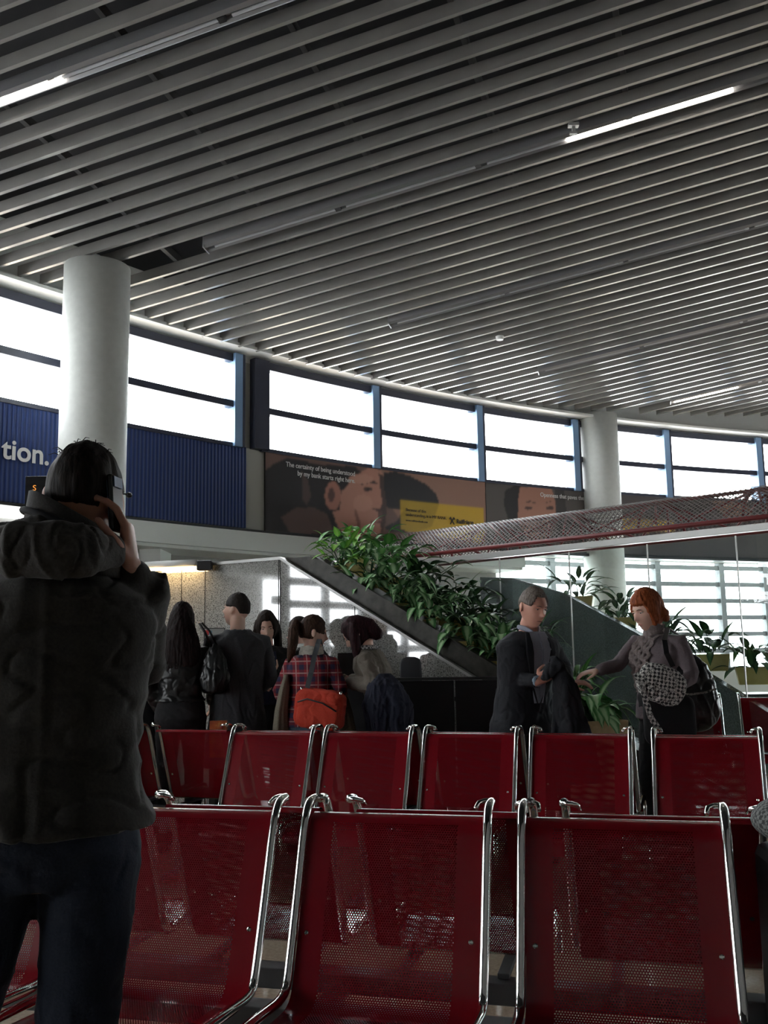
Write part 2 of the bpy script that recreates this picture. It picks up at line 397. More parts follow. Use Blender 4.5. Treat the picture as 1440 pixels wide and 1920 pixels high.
# slats, each one a part of the ceiling
def wall_b(a,off):     # slat coordinate b where line n.P=a meets the wall
    lo,hi=-16.,14.
    def g(b):
        p=NV*a+MV*b; x=p.x; return p.y-wall(x,0).y + off*math.hypot(1,wD(x))
    # scan from right to left for first crossing
    b=10.0
    while b>-14:
        if g(b)>0: return b
        b-=.02
    return None
SL={}
for k in range(-8,62):
    if k%11==0 and k not in (22,33): continue
    a=HC*(1.04275+.0423927*k)
    b0=None; bb=7.0
    # move left until wall reached
    while bb>-12.5:
        p=NV*a+MV*bb
        if p.x<-8 or p.y>wall(max(-8,min(12,p.x)),0).y-.27*math.hypot(1,wD(p.x)): break
        bb-=.02
    b1=6.9 if k not in (22,33) else atceil(*{22:(728,603),33:(1010,697)}[k])[1]-.02
    # right end limited to the wall too
    while b1>bb and (NV*a+MV*b1).y>wY((NV*a+MV*b1).x)-.27*math.hypot(1,wD((NV*a+MV*b1).x)): b1-=.02
    if bb>=6.9:
        continue
    SL[k]=(a,bb,b1)
    m=MB(); w=.036; h=.115
    vs=[]
    for c in (bb,b1):
        for da,dz in ((-w/2,0),(w/2,0),(w/2,h),(-w/2,h)): vs.append(ceil_ab(a+da,c,0)+Vector((0,0,dz)))
    m.add(vs,[(0,1,2,3),(7,6,5,4),(0,4,5,1),(1,5,6,2),(2,6,7,3),(3,7,4,0)])
    obj('slat',m,M['slat'],deck)
for c in [x*1.25-11.6 for x in range(17)]:
    aa=[a for a in [3.5+.25*i for i in range(76)] if left_limit(a,1.0)<c+.04*a<right_limit(a,1.0)]
    if len(aa)>2:
        m=MB(); m.bar(ceil_ab(aa[0],c+.04*aa[0],.16),ceil_ab(aa[-1],c+.04*aa[-1],.16),.05,.09); obj('carrier_rail',m,M['carrier'],deck)
# ---------------- linear ceiling lights in every eleventh slot
def lamp_line(k,px0,b_end,lit,label):
    a=HC*(1.04275+.0423927*k); bs=atceil(*px0)[1] if px0 else -9
    e=empty('linear_ceiling_light',ceil_ab(a,bs,-.02),label=label,cat='ceiling light',group='linear ceiling lights')
    off=-ceil_ab(a,bs,-.02)
    def Pt(b,da,dz): return ceil_ab(a+da,b,dz)+off
    m=MB(); prof=[(-.075,.10),(-.075,.0),(-.045,-.02),(-.028,.0),(-.028,.03),(.028,.03),(.028,.0),(.045,-.02),(.075,.0),(.075,.10)]
    m.loft([[Pt(b,x,z) for x,z in prof] for b in (bs,b_end)]); obj('housing',m,M['housing'],e)
    m=MB(); m.loft([[Pt(b,x,z) for x,z in ((-.078,-.022),(.078,-.022),(.078,.10),(-.078,.10))] for b in (bs-.012,bs)]); obj('end_cap',m,M['housing'],e)
    b=bs+.06
    while b<b_end-.3:
        L1=min(1.46,b_end-b); on=any(lo-.05<=b+L1/2<=hi+.05 for lo,hi in lit)
        if not lit or not on:
            t=MB(); t.tube([Pt(b+.04,0,.0),Pt(b+L1-.04,0,.0)],.016,n=10); obj('unlit_tube',t,M['tube_off'],e)
        c=MB(); c.loft([[Pt(q,x,z) for x,z in ((-.03,-.012),(.03,-.012),(.03,.03),(-.03,.03))] for q in (b+L1-.04,b+L1+.02)]); obj('lamp_holder',c,M['clip'],e)
        b+=1.5
    for lo,hi in lit:
        t=MB(); t.tube([Pt(lo,0,-.012),Pt(hi,0,-.012)],.02,n=12); tag(obj('lit_tube',t,M['tube_on'],e),label='glowing tube')
    return e
ab=lambda x,y: atceil(x,y)[1]
lamp_line(0,None,6.8,[(-5.2,ab(116,147))],'nearest long ceiling light with a glowing tube at the left edge of the frame')
e=lamp_line(11,(380,458),6.8,[(ab(1062,257),ab(1374,163))],'long ceiling light starting above the left column with a glowing tube at right')
lamp_line(22,(728,603),6.8,[],'unlit long ceiling light in the middle of the slatted ceiling')
lamp_line(33,(1010,697),6.8,[],'unlit long ceiling light running above the far right column')
lamp_line(44,(1258,750),6.8,[(ab(1264,747),ab(1384,723))],'farthest ceiling light with a short glowing tube right of the far column')
# hanging bracket by the lit tube
a,bb=atceil(1075,232); p=ceil_ab(a,bb,0)
m=MB(); m.box((-.05,-.03,-.03),(.05,.03,.0)); m.box((-.015,-.015,-.09),(.015,.015,-.03)); m.box((-.04,-.02,-.11),(.03,.02,-.09))
tag(obj('mounting_bracket',m,M['steel'],loc=p),'small steel bracket hanging beside the glowing ceiling tube','bracket')
a,bb=atceil(937,631); p=ceil_ab(a,bb,0)
tag(obj('smoke_detector',MB().cyl((0,0),.05,-.05,0,20,.06),M['white'],loc=p,smooth=False),'small round white detector under the ceiling slats','smoke detector')
# ---------------- columns
def column(px,py,r,label):
    a,bb=atceil(px,py); p=ceil_ab(a,bb); e=obj('column',MB().cyl((0,0),r,0,p.z+.0,64),M['column'],loc=(p.x,p.y,0))
    me=e.data
    for q in me.polygons: q.use_smooth=len(q.vertices)==4
    return tag(e,label,'column')
c1=column(183,503,.352,'thick round white column behind the man on the phone'); c1.data.name='column'
c2=column(1119,780,.352,'farther round white column behind the mesh canopy')
# ---------------- banners
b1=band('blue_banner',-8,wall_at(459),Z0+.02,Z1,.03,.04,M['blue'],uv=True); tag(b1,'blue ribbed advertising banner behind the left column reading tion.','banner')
def text_on_wall(name,txt,px,py,size,m,parent,align='LEFT',off=.05,sx=1,bold=0,ref=None):
    x=wall_at(*(ref or (px,py)),off); d=wD(x); ang=math.atan(d); 
    p=wall(wall_at(px,py,off),off); r=ray(px,py); z=CH+r[2]*p.y/r[1]
    Mx=Matrix.Translation((p.x,p.y,z))@Matrix.Rotation(ang,4,'Z')@Matrix.Rotation(math.pi/2,4,'X')
    return text_mesh(name,txt,size,m,Mx,parent,align,sx=sx,bold=bold)
text_on_wall('lettering','tion.',3,858,.315,M['wtext'],b1,bold=.006,ref=(40,850))
# photo banners: the print is a picture of generic faces, stored per vertex
def inpoly(P,x,y):
    c=False;n=len(P);j=n-1
    for i in range(n):
        if ((P[i][1]>y)!=(P[j][1]>y)) and (x<(P[j][0]-P[i][0])*(y-P[i][1])/(P[j][1]-P[i][1])+P[i][0]): c=not c
        j=i
    return c
def lin(c): return tuple((v/255/12.92 if v/255<=.04045 else ((v/255+.055)/1.055)**2.4) for v in c)
def c4(pts): return [(480+x/3,820+y/3) for x,y in pts]
def c5(pts): return [(900+x/2.667,860+y/2.667) for x,y in pts]
ART1=[('p',c4([(45,60),(45,600),(1290,600),(1290,100)]),(112,84,74)),
('p',c4([(700,100),(1290,100),(1290,600),(900,600),(700,300)]),(150,112,95)),
('p',c4([(45,190),(100,150),(170,118),(250,125),(330,150),(560,165),(610,220),(560,260),(480,300),(470,420),(520,600),(45,600)]),(24,18,19)),
('p',c4([(255,190),(290,230),(310,330),(285,385),(262,350),(262,270)]),(78,58,54)),
('p',c4([(140,450),(230,392),(330,398),(400,430),(440,540),(300,545),(190,535)]),(92,68,60)),
('p',c4([(720,200),(780,190),(860,215),(960,265),(1015,320),(1030,370),(1015,420),(990,500),(900,535),(760,530),(720,510),(790,470),(835,405),(740,402),(720,330)]),(20,17,22)),
('p',c4([(560,215),(640,165),(705,185),(720,240),(712,275),(728,375),(722,400),(698,412),(715,440),(716,470),(708,500),(695,545),(630,580),(500,560),(450,480),(430,415),(470,412),(482,300),(500,290),(530,245)]),(182,128,108)),
('p',c4([(690,200),(720,220),(720,280),(735,380),(730,480),(705,540),(700,470),(712,440),(700,400),(712,370),(700,300)]),(70,48,44)),
('e',(480+432/3,820+330/3,15,27),(172,114,96)),('e',(480+424/3,820+325/3,6,14),(92,58,52)),
('p',c4([(590,262),(625,242),(665,244),(688,262),(650,258),(612,262),(596,272)]),(58,40,38)),
('e',(480+628/3,820+291/3,9,4),(75,50,46)),('e',(480+632/3,820+290/3,4,2.4),(30,22,22)),
('p',c4([(650,398),(690,404),(716,410),(700,416),(672,412)]),(84,54,48)),
('p',c4([(640,466),(680,472),(714,466),(712,478),(676,484),(648,476)]),(112,66,60)),
('p',c4([(686,418),(712,420),(716,462),(690,462)]),(96,66,58)),
('e',(480+590/3,820+235/3,24,9),(192,140,120)),('e',(480+600/3,820+370/3,18,16),(192,138,118)),
('p',c4([(560,400),(585,470),(590,540),(575,545),(566,470),(552,420)]),(138,92,78))]
YB=c4([(812,352),(1282,398),(1284,600),(815,520)])
ART2=[('p',c5([(0,0),(0,500),(560,500),(560,0)]),(82,76,72)),
('p',c5([(125,160),(180,130),(215,140),(210,340),(150,330),(118,230)]),(30,26,26)),
('p',c5([(200,140),(355,145),(372,190),(380,260),(375,340),(330,420),(250,420),(205,350),(190,290),(192,200)]),(168,118,98)),
('p',c5([(215,222),(250,210),(280,222),(250,218)]),(80,55,48)),('p',c5([(325,220),(350,213),(375,222),(350,219)]),(80,55,48)),
('e',(900+243/2.667,860+247/2.667,7,3.4),(70,50,46)),('e',(900+350/2.667,860+247/2.667,7,3.4),(70,50,46)),
('p',c5([(285,300),(320,300),(312,318),(292,318)]),(120,78,66)),('p',c5([(265,355),(335,355),(318,372),(285,372)]),(130,60,58)),
('p',c5([(372,140),(420,150),(450,420),(380,420),(380,240)]),(52,46,46))]
ART3=[('p',[(1000,800),(1500,800),(1500,1100),(1000,1100)],(72,66,66)),('p',c5([(715,300),(970,312),(970,362),(715,368)]),(190,150,30)),
('p',c5([(1150,210),(1330,215),(1370,290),(1250,310)]),(140,100,82))]
def paint(art,x,y,box=None):
    c=art[0][2]
    for it in art:
        if it[0]=='p':
            if inpoly(it[1],x,y): c=it[2]
        else:
            cx,cy,rx,ry=it[1]
            if ((x-cx)/rx)**2+((y-cy)/ry)**2<1: c=it[2]
    if box and inpoly(box,x,y): 
        c=tuple(v*.78+w*.22 for v,w in zip((218,178,18),c))
    return lin(c)
m=M['print']=mat('printed vinyl',(1,1,1),.45); at=N(m,'ShaderNodeAttribute',attribute_name='ink'); L(m,at.outputs['Color'],bsdf(m).inputs['Base Color'])
def photo_banner(x0,x1,art,label,box=None,step=.022):
    n=int((x1-x0)*1.35/step); mz=int((Z1-Z0)/step); ZA=Z0+.02
    P=[[wall(x0+(x1-x0)*i/n,.035,ZA+(Z1-ZA)*j/mz) for i in range(n+1)] for j in range(mz+1)]
    C=np.array([[paint(art,*pix(q),box) for q in r] for r in P])
    for _ in range(1):
        C2=C.copy(); C2[1:-1,1:-1]=(C[1:-1,1:-1]*4+C[:-2,1:-1]+C[2:,1:-1]+C[1:-1,:-2]+C[1:-1,2:])/8; C=C2
    b=MB(); vs=[p for r in P for p in r]; W=n+1
    fs=[(j*W+i,j*W+i+1,(j+1)*W+i+1,(j+1)*W+i) for j in range(mz) for i in range(n)]; b.add(vs,fs)
    e=empty('photo_banner',wall(x0,.0,Z0),label=label,cat='banner'); e.location=(0,0,0)
    o=obj('print',b,M['print'],e); a=o.data.attributes.new('ink','FLOAT_COLOR','POINT')
    a.data.foreach_set('color',np.c_[C.reshape(-1,3),np.ones(len(vs))].ravel())
    band('backing_board',x0,x1,Z0+.01,Z1,.028,.03,M['clip'],e)
    return e
xa,xb,xc=wall_at(495),wall_at(905),wall_at(1120)
p1=photo_banner(xa,xb,ART1,'wide photo banner with a dark haired man in profile and a yellow text box',YB)
p2=photo_banner(xb+.01,xc,ART2,"grey photo banner with a woman's face left of the far column")
p3=photo_banner(xc+.01,7.6,ART3,'dark photo banner with a yellow patch right of the far column',step=.04)
text_on_wall('lettering','The certainty of being understood',666,893,.098,M['wtext'],p1,'RIGHT',ref=(600,880),sx=.93,bold=.001)
text_on_wall('lettering','by my bank starts right here.',666,906,.098,M['wtext'],p1,'RIGHT',ref=(610,890),sx=.93,bold=.001)
text_on_wall('lettering','Because of this',761,958,.068,M['dtext'],p1)
text_on_wall('lettering','understanding, it is MY BANK.',761,967,.068,M['dtext'],p1)
text_on_wall('lettering','www.raiffeisenbank.com',761,977,.045,M['dtext'],p1)
text_on_wall('lettering','Raiffeisen',856,981,.095,M['dtext'],p1,bold=.003)
P=wall(wall_at(848,976,.05),.05); r=ray(848,976); zz=CH+r[2]*P.y/r[1]
t=Vector((1,wD(P.x),0)).normalized(); m=MB()
for s in (-1,1): m.bar(P+t*(-.04*s)+Vector((0,0,zz-.06)),P+t*(.04*s)+Vector((0,0,zz+.05)),.006,.018)
for s in (-1,1): m.bar(P+t*(.055*s)+Vector((0,0,zz+.02)),P+t*(.03*s)+Vector((0,0,zz+.055)),.006,.016)
tag(obj('emblem',m,M['dtext'],p1),'crossed emblem')
text_on_wall('lettering','Openness that paves the way',1013,931,.105,M['wtext'],p2,ref=(1050,935),sx=.93,bold=.001)
bpy.data.objects['blue_banner'].location=(0,0,0)
# info display hanging behind the man, added glare strip, camera on the column
e=empty('flight_display',atY(66,925,9.0),label='black flight display with an orange letter left of the round column',cat='display screen'); 
obj('case',MB().box((-.085,-.04,-.16),(.30,.06,.16)),M['blackgloss'],e,bevel=.008)
obj('mounting_arm',MB().box((.28,-.015,-.02),(.62,.015,.02)),M['blackgloss'],e)
text_mesh('screen_letter','S',.075,M['orange'],Matrix.Translation((-.01,-.043,.02))@Matrix.Rotation(math.pi/2,4,'X'),e)
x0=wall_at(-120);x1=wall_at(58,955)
b=band('glare_strip',x0,x1,Z0-.19,Z0-.07,.30,.07,mat('added glare glow',(1,1,1),.4,emit=(1,1,1),es=1.6)); tag(b,'added white glowing strip for window glare under the left end of the blue banner','wall light')  # emitter added in place of white window glare, not a real lamp
cx,cy=c1.location.x,c1.location.y
e=empty('security_camera',(cx+.36,cy-.12,atY(236,925,9.9).z),label='small black security camera on the right side of the left column',cat='camera')
obj('arm',MB().tube([(-.06,0,0),(.06,0,-.01)],.008),M['blackgloss'],e); obj('dome',MB().ell((.07,0,-.02),.035,.035,.03),M['blackgloss'],e,smooth=True)
obj('mounting_box',MB().box((-.09,-.05,-.02),(-.02,.03,.08)),M['blackgloss'],e,bevel=.004)
# ================================================================ GRANITE STAIR PARAPET
GP=[Vector((-2.75,9.485,0)),Vector((-2.17,9.195,0)),Vector((-1.68,8.95,0)),Vector((-.94,8.58,0)),Vector((.66,7.95,0)),Vector((2.55,7.2,0))]
GZ=[2.15,2.17,2.19,2.2,1.157,-.05]
def wallpoly(name,P,Z,zb,th,m,parent=None,back=0,lift=0):
    b=MB(); n=len(P); nrm=[]
    for i in range(n):
        d=(P[min(n-1,i+1)]-P[max(0,i-1)]).normalized(); nrm.append(Vector((-d.y,d.x,0)))
    vs=[]
    for i in range(n):
        f=P[i]+nrm[i]*back; g=P[i]+nrm[i]*(back+th); zt=Z[i]+lift; z0=zb[i] if isinstance(zb,list) else zb
        vs+=[(f.x,f.y,z0),(f.x,f.y,max(zt,z0+.01)),(g.x,g.y,max(zt,z0+.01)),(g.x,g.y,z0)]
    fs=[]
    for i in range(n-1):
        a=i*4;q=a+4
        for j in range(4): fs.append((a+j,q+j,q+(j+1)%4,a+(j+1)%4))
    fs+= [(0,1,2,3),((n-1)*4+3,(n-1)*4+2,(n-1)*4+1,(n-1)*4)]
    b.add(vs,fs); return obj(name,b,m,parent)
e=empty('granite_parapet',(0,0,0),label='pale speckled granite parapet wall sloping down behind the queue',cat='parapet wall')
wallpoly('granite_slab',GP,GZ,0,.06,M['granite'],e)
GS=GP[3:]; ZS=GZ[3:]
CS=[GS[0],GS[0].lerp(GS[1],.18)]+GS[1:]; CZ=[ZS[0],ZS[0]+.002]+[z+.19 for z in ZS[1:]]
wallpoly('sloped_coping',CS,CZ,[z-.5 for z in CZ],.34,M['coping'],e,back=.07)
wallpoly('edge_strip',GP,GZ,[z-.018 for z in GZ],.09,M['steel'],e,back=-.012,lift=.008)
# joints of the slabs
m=MB()
for (i,f) in ((1,.5),(2,.0),(2,.98),(3,.0),(3,.42)):
    p=GP[i].lerp(GP[i+1],f); z=GZ[i]+(GZ[i+1]-GZ[i])*f; m.box((p.x-.003,p.y-.004,0),(p.x+.003,p.y+.01,z-.02))
obj('slab_joint',m,M['clip'],e)
# tubular lamp along the top left of the parapet
pA,pB=GP[1].lerp(GP[0],.15),GP[1].lerp(GP[2],.93)
e=empty('parapet_tube_lamp',pA+Vector((0,0,2.1)),label='warm tube lamp along the top edge of the granite wall at left',cat='wall light'); off=-(pA+Vector((0,0,2.1)))
sh=Vector((-.02,-.13,0))
m=MB(); m.tube([pA+sh+off+Vector((0,0,2.20)),pB+sh+off+Vector((0,0,2.19))],.035,n=14); obj('tube_cover',m,M['white'],e,smooth=True)
m=MB(); m.tube([pA+sh+off+Vector((0,0,2.155)),pB+sh+off+Vector((0,0,2.145))],.012,n=8); tag(obj('lit_tube',m,mat('warm lit tube',(1,1,1),.4,emit=(1,.66,.30),es=40),e),label='glowing warm tube')
m=MB(); q=pB+off; m.box((q.x-.02,q.y-.17,.02),(q.x+.12,q.y-.07,.11)); obj('end_bracket',m,M['clip'],e,bevel=.01)
# second, dark parapet beyond the glass
DP=[];DZ=[]
for x_,y_,Y_ in ((900,1082,13.2),(960,1084,12.9),(1055,1112,12.6),(1190,1185,11.9),(1330,1268,11.2),(1480,1360,10.6)):
    q=atY(x_,y_,Y_); DP.append(Vector((q.x,Y_,0))); DZ.append(q.z)
e=empty('dark_parapet',(0,0,0),label='dark grey granite ramp wall behind the man in the black suit',cat='parapet wall')
wallpoly('dark_slab',DP,DZ,0,.15,M['granite_dark'],e)
wallpoly('light_stringer',[Vector((1.7,9.5,0)),Vector((3.2,9.0,0))],[.72,.02],[.5,-.2],.05,M['granite'],e)
# ================================================================ GLASS SCREEN, BEAM, MESH CANOPY
BA=Vector((-.05,13.95,2.58)); BB=Vector((6.3,8.2,2.62))
bd=(BB-BA).normalized(); bn=Vector((bd.y,-bd.x,0)).normalized()   # bn towards camera side
if bn.y>0: bn=-bn
e=empty('glass_screen',(0,0,0),label='tall glass screen under a pale steel beam on the right',cat='glass screen')
m=MB(); m.bar(BA,BB,.10,.075); obj('top_beam',m,M['steel'],e,bevel=.004)
Ln=(BB-BA).length
s=0.0; k=0
while s<Ln-.2:
    s1=min(Ln,s+1.05); a=BA+bd*(s+.006); b=BA+bd*(s1-.006)
    g=MB(); g.bar(Vector((a.x,a.y,1.28)),Vector((b.x,b.y,1.28)),.010,2.52); obj('glass_pane',g,M['glass_screen'],e)
    g=MB(); g.bar(Vector((b.x,b.y,.02)),Vector((b.x,b.y,2.54)),.018,.012,up=bd); obj('pane_joint',g,M['steel'],e)
    s=s1
e=empty('mesh_canopy',(0,0,0),label='long wire mesh canopy on red steel ribs above the glass screen',cat='canopy')
def cprof(s,t,rr=0):     # s along, t 0..1 front-low to back-low
    ang=math.pi*(.02+.96*t); c=BA+bd*s-bn*.62
    return c+bn*(math.cos(ang)*(.66-rr))+Vector((0,0,.10+math.sin(ang)*(.44-rr)))
ns,nt_=60,16
m=MB(); uvs=[]
vs=[];fs=[]
for j in range(nt_+1):
    for i in range(ns+1):
        vs.append(cprof(-.1+(Ln+.1)*i/ns,j/nt_)); uvs.append(((Ln+.1)*i/ns,1.75*j/nt_))
fs=[(j*(ns+1)+i,j*(ns+1)+i+1,(j+1)*(ns+1)+i+1,(j+1)*(ns+1)+i) for j in range(nt_) for i in range(ns)]
m.add(vs,fs); o=obj('wire_mesh',m,M['mesh'],e,smooth=True); setuv(o,uvs)
m=MB(); m.tube([cprof(q,0,.02)+Vector((0,0,-.02)) for q in (0,Ln)],.03); m.tube([cprof(q,1,.02)+Vector((0,0,-.02)) for q in (0,Ln)],.03); m.tube([cprof(q,.5,.03) for q in (0,Ln)],.022)
obj('long_rail',m,M['redsteel'],e,smooth=True)
s=.35; k=0
while s<Ln:
    m=MB(); m.tube([cprof(s,j/14,.03) for j in range(15)],.02,n=8); obj('arch_rib',m,M['redsteel'],e,smooth=True)
    m=MB()
    for ds in (-.62,-.22,.22,.62):
        if 0<s+ds<Ln:
            m.tube([cprof(s,.42,.03),cprof(s+ds,.03,.03)],.014,n=8); m.tube([cprof(s,.58,.03),cprof(s+ds,.97,.03)],.014,n=8)
    obj('brace',m,M['redsteel'],e,smooth=True)
    p=BA+bd*s; m=MB(); m.bar(Vector((p.x,p.y,2.6)),Vector((p.x,p.y,2.74)),.05,.05); obj('post',m,M['steel'],e)
    s+=1.25
# ================================================================ PLANTERS AND PLANTS
def leaf(mb,base,d,Ln,W,droop,rng,fold=.25,nseg=6):
    d=d.normalized(); up=Vector((0,0,1)); side=d.cross(up)
    if side.length<.05: side=Vector((1,0,0))
    side.normalize(); p=Vector(base); cur=d.copy(); rows=[]
    for i in range(nseg+1):
        t=i/nseg; w=W*math.sin(math.pi*min(1,.06+.94*t)**.75)*(1-.15*t)
        if t<.02: w=W*.08
        nrm=side.cross(cur).normalized()
        rows.append([p-side*w+nrm*fold*w,p.copy(),p+side*w+nrm*fold*w])
        cur=(cur+Vector((0,0,-droop/nseg))).normalized(); p=p+cur*(Ln/nseg)
    vs=[];cs=[]
    for r in rows: vs+=r; cs+=[0,1,0]
    fs=[]
    for i in range(nseg):
        a=i*3;b=a+3; fs+=[(a,a+1,b+1,b),(a+1,a+2,b+2,b+1)]
    mb.add(vs,fs,cs)
def foliage(mb,c,n,R,Ln,W,rng,h=.25,droop=1.6,az=None,spread=math.pi,stems=None):
    for i in range(n):
        a=rng.uniform(0,2*math.pi) if az is None else az+rng.uniform(-spread,spread)
        el=rng.uniform(-.1,1.25); hh=rng.uniform(.0,h); r=rng.uniform(.02,R)
        base=Vector(c)+Vector((math.cos(a)*r,math.sin(a)*r,hh))
        d=Vector((math.cos(a)*math.cos(el),math.sin(a)*math.cos(el),math.sin(el)))
        leaf(mb,base,d,Ln*rng.uniform(.7,1.2),W*rng.uniform(.75,1.2),droop*rng.uniform(.6,1.3),rng)
        if stems is not None and i%3==0: stems.tube([Vector(c),Vector(c)+Vector((math.cos(a)*r*.5,math.sin(a)*r*.5,hh*.7)),base],.004,n=5)
def planter(loc,rz,size,n,Ln,W,leafm,label,seed,boxm='yellow',group='planters on the stair parapet',h=.22,droop=1.6,R=None,boxname='planter_box'):
    rng=random.Random(seed); fo=Vector((.07,.05,.04)) if boxm=='yellow' and seed<40 else Vector((0,0,0)); e=empty('potted_plant',loc,rz,label=label,cat='plant',group=group)
    w,d,hh=size; m=MB(); t=.015
    # tapered open box: outer, rim, inner
    def rr(sx,sy,z): return [Vector((x*sx,y*sy,z)) for x,y in ((-1,-1),(1,-1),(1,1),(-1,1))]
    m.loft([rr(w*.42,d*.42,0),rr(w*.5,d*.5,hh),rr(w*.5-t,d*.5-t,hh),rr(w*.5-t,d*.5-t,hh-.05)]); obj(boxname,m,M[boxm],e,bevel=.004)
    m=MB(); m.box((-w*.46,-d*.46,hh-.06),(w*.46,d*.46,hh-.03)); obj('soil',m,M['soil'],e)
    lf=MB(); st=MB(); foliage(lf,Vector((0,0,hh-.03))+fo,n,R or w*.75,Ln,W,rng,h=h,droop=droop,stems=st,az=(-.7 if boxm=='yellow' and seed<40 else None),spread=2.2)
    obj('leaves',lf,M[leafm],e,smooth=True,colattr=True); obj('stem',st,M['leafD'],e)
    return e
gd=(GS[1]-GS[0]).normalized(); gn=Vector((-gd.y,gd.x,0)); ga=math.atan2(gd.y,gd.x)
names=['topmost yellow planter with bright upright leaves on the stair parapet','second planter down the parapet with drooping pale-striped leaves','third planter down the parapet, leaves hanging over its yellow corner','fourth planter down the parapet with long striped leaves','fifth planter down the parapet with large hanging leaves','lowest planter on the parapet, beside the suited man']
for i,(px_,py_) in enumerate([(622,1078),(676,1112),(733,1147),(790,1178),(856,1218),(925,1255)]):
    # on the slope line, .25 behind the face
    f=(px_-545)/(900-545); P=GS[0].lerp(GS[1],f)+gn*.27
    r=ray(px_,py_); z=CH+r[2]*P.y/r[1]; X=r[0]*P.y/r[1]
    planter((X,P.y,z-.10),ga,(.25,.24,.17),[44,54,54,52,54,48][i],[.17,.20,.20,.20,.21,.20][i],[.036,.042,.042,.042,.044,.044][i],['leafC','leafA','leafA','leafA','leafA','leafA'][i],names[i],20+i,h=[.30,.30,.25,.22,.22,.2][i],droop=[.9,1.8,1.9,1.9,1.9,1.9][i],R=.26)
bn2=['dark green plant in the back row behind the topmost planter','dark green plant in the back row, second from the top','dark green plant in the back row, third from the top','dark green plant in the back row, fourth from the top','dark green plant in the back row, fifth from the top','dark green plant lowest in the back row by the glass']
for i in range(6):
    f=.20+.19*i; P=GS[0].lerp(GS[1],f)+gn*.95; z=GZ[3]+(GZ[4]-GZ[3])*f+.05
    planter((P.x,P.y,z),ga,(.30,.26,.2),80,.22,.042,'leafB' if i<2 else 'leafD',bn2[i],40+i,h=.34,droop=1.4,R=.36,group='back row of planters behind the parapet')
# stepped ledge that carries the back row
b=wallpoly('planter_ledge',[p+gn*.62 for p in GS],[z+.07 for z in ZS],[z-.5 for z in ZS],.75,M['granite_dark'],bpy.data.objects['granite_parapet'])
# floor planter between the two travellers
P=atY(1110,1350,7.6)
planter((P.x,7.6,.0),.2,(.42,.40,.80),46,.30,.055,'leafA','tall tan planter with drooping broad leaves between the suited man and red haired woman',70,boxm='tan',group=None,h=.22,droop=2.3,R=.12)
P=atY(1075,1262,8.3)
planter((P.x,8.3,.35),.2,(.4,.4,.60),70,.24,.028,'leafB','bushy fine-leaved plant rising behind the hands of the two travellers',71,boxm='tan',group=None,h=.25,droop=1.3,R=.22)
m=MB(); m.box((-.25,-.25,0),(.25,.25,.35)); obj('plinth',m,M['granite_dark'],loc=(P.x,8.3,0)); tag(bpy.data.objects['plinth'],'low dark stone plinth carrying the bushy plant','plinth')
# silhouettes above the dark ramp and planters at far right
dl=['tall leafy plant silhouetted on the dark ramp behind the suited man','leafy plant silhouetted on the ramp left of the red haired woman','plant on the ramp hidden partly behind the red hair','dark plant right of the red haired woman against the louvred window','low dark plant at the far right edge behind the glass']
for i,(x,y,Y) in enumerate([(1085,1140,13.0),(1165,1180,12.5),(1245,1225,12.1),(1335,1250,11.8),(1415,1275,11.5)]):
    P=atY(x,y,Y); planter((P.x,Y,P.z-.05),-.3,(.42,.3,.2),30,.32,.05,'leafD',dl[i],80+i,group='planters on the dark ramp',h=.28,droop=1.2,R=.3)
    if i<3: pass
P0=atY(1335,1300,11.8); P1=atY(1460,1300,11.5); m=MB(); m.bar(P0+Vector((-.5,.25,-P0.z/2-.0)),P1+Vector((.8,.25,-P0.z/2)),.5,P0.z-.02); tag(obj('planter_shelf',m,M['granite_dark']),'dark stone shelf carrying the far planters behind the glass','shelf')
# ================================================================ CHECK-IN COUNTER AREA
e=empty('service_counter',(0,0,0),label='long matt black service counter below the planted stair',cat='counter')
ca=Vector((-.30,7.55,0)); cb=Vector((.52,7.42,0)); cc=Vector((1.35,7.30,0))
for a,b in ((ca,cb),(cb,cc)):
    m=MB(); m.bar((a+b)/2*0+a+Vector((0,0,.56)),b+Vector((0,0,.56))-(b-a).normalized()*.012,.04,1.12); obj('front_panel',m,M['black'],e,bevel=.003)
m=MB(); m.bar(ca+Vector((0,.25,.98)),cc+Vector((0,.25,.98)),.45,.03); obj('worktop',m,M['black'],e)
m=MB(); m.bar(ca+Vector((0,0,1.135)),cc+Vector((0,0,1.135)),.07,.022); obj('top_rail',m,M['clip'],e,bevel=.003)
e=empty('office_chair',atY(770,1250,7.78),label='grey upholstered office chair showing over the black counter',cat='chair'); e.location.z=0
zc=atY(770,1250,7.78).z
m=MB(); m.loft([[Vector((sx*w,sy,z)) for sx,sy in ((-1,-.03),(1,-.03),(1,.03),(-1,.03))] for w,z in ((.055,zc-.36),(.082,zc-.3),(.088,zc-.1),(.085,zc+.03),(.07,zc+.065),(.03,zc+.078))]); obj('backrest',m,M['grey_uph'],e,smooth=True,bevel=.012)
obj('seat',MB().box((-.22,-.05,.46),(.22,.38,.54)),M['grey_uph'],e,bevel=.03); obj('column',MB().cyl((0,.16),.03,.08,.46,12),M['clip'],e)
m=MB()
for k in range(5):
    a=k*2*math.pi/5; m.bar((0,.16,.08),(.26*math.cos(a),.16+.26*math.sin(a),.05),.04,.03)
obj('base',m,M['clip'],e)
m=MB(); m.bar((0,.03,.5),(0,.03,zc-.25),.05,.02,up=Vector((0,1,0))); obj('back_bracket',m,M['clip'],e)
e=empty('monitor',(atY(657,1245,7.75).x,7.75,.995),label='black computer monitor on the counter behind the taupe jacket',cat='monitor')
zt=atY(657,1224,7.75).z-.995
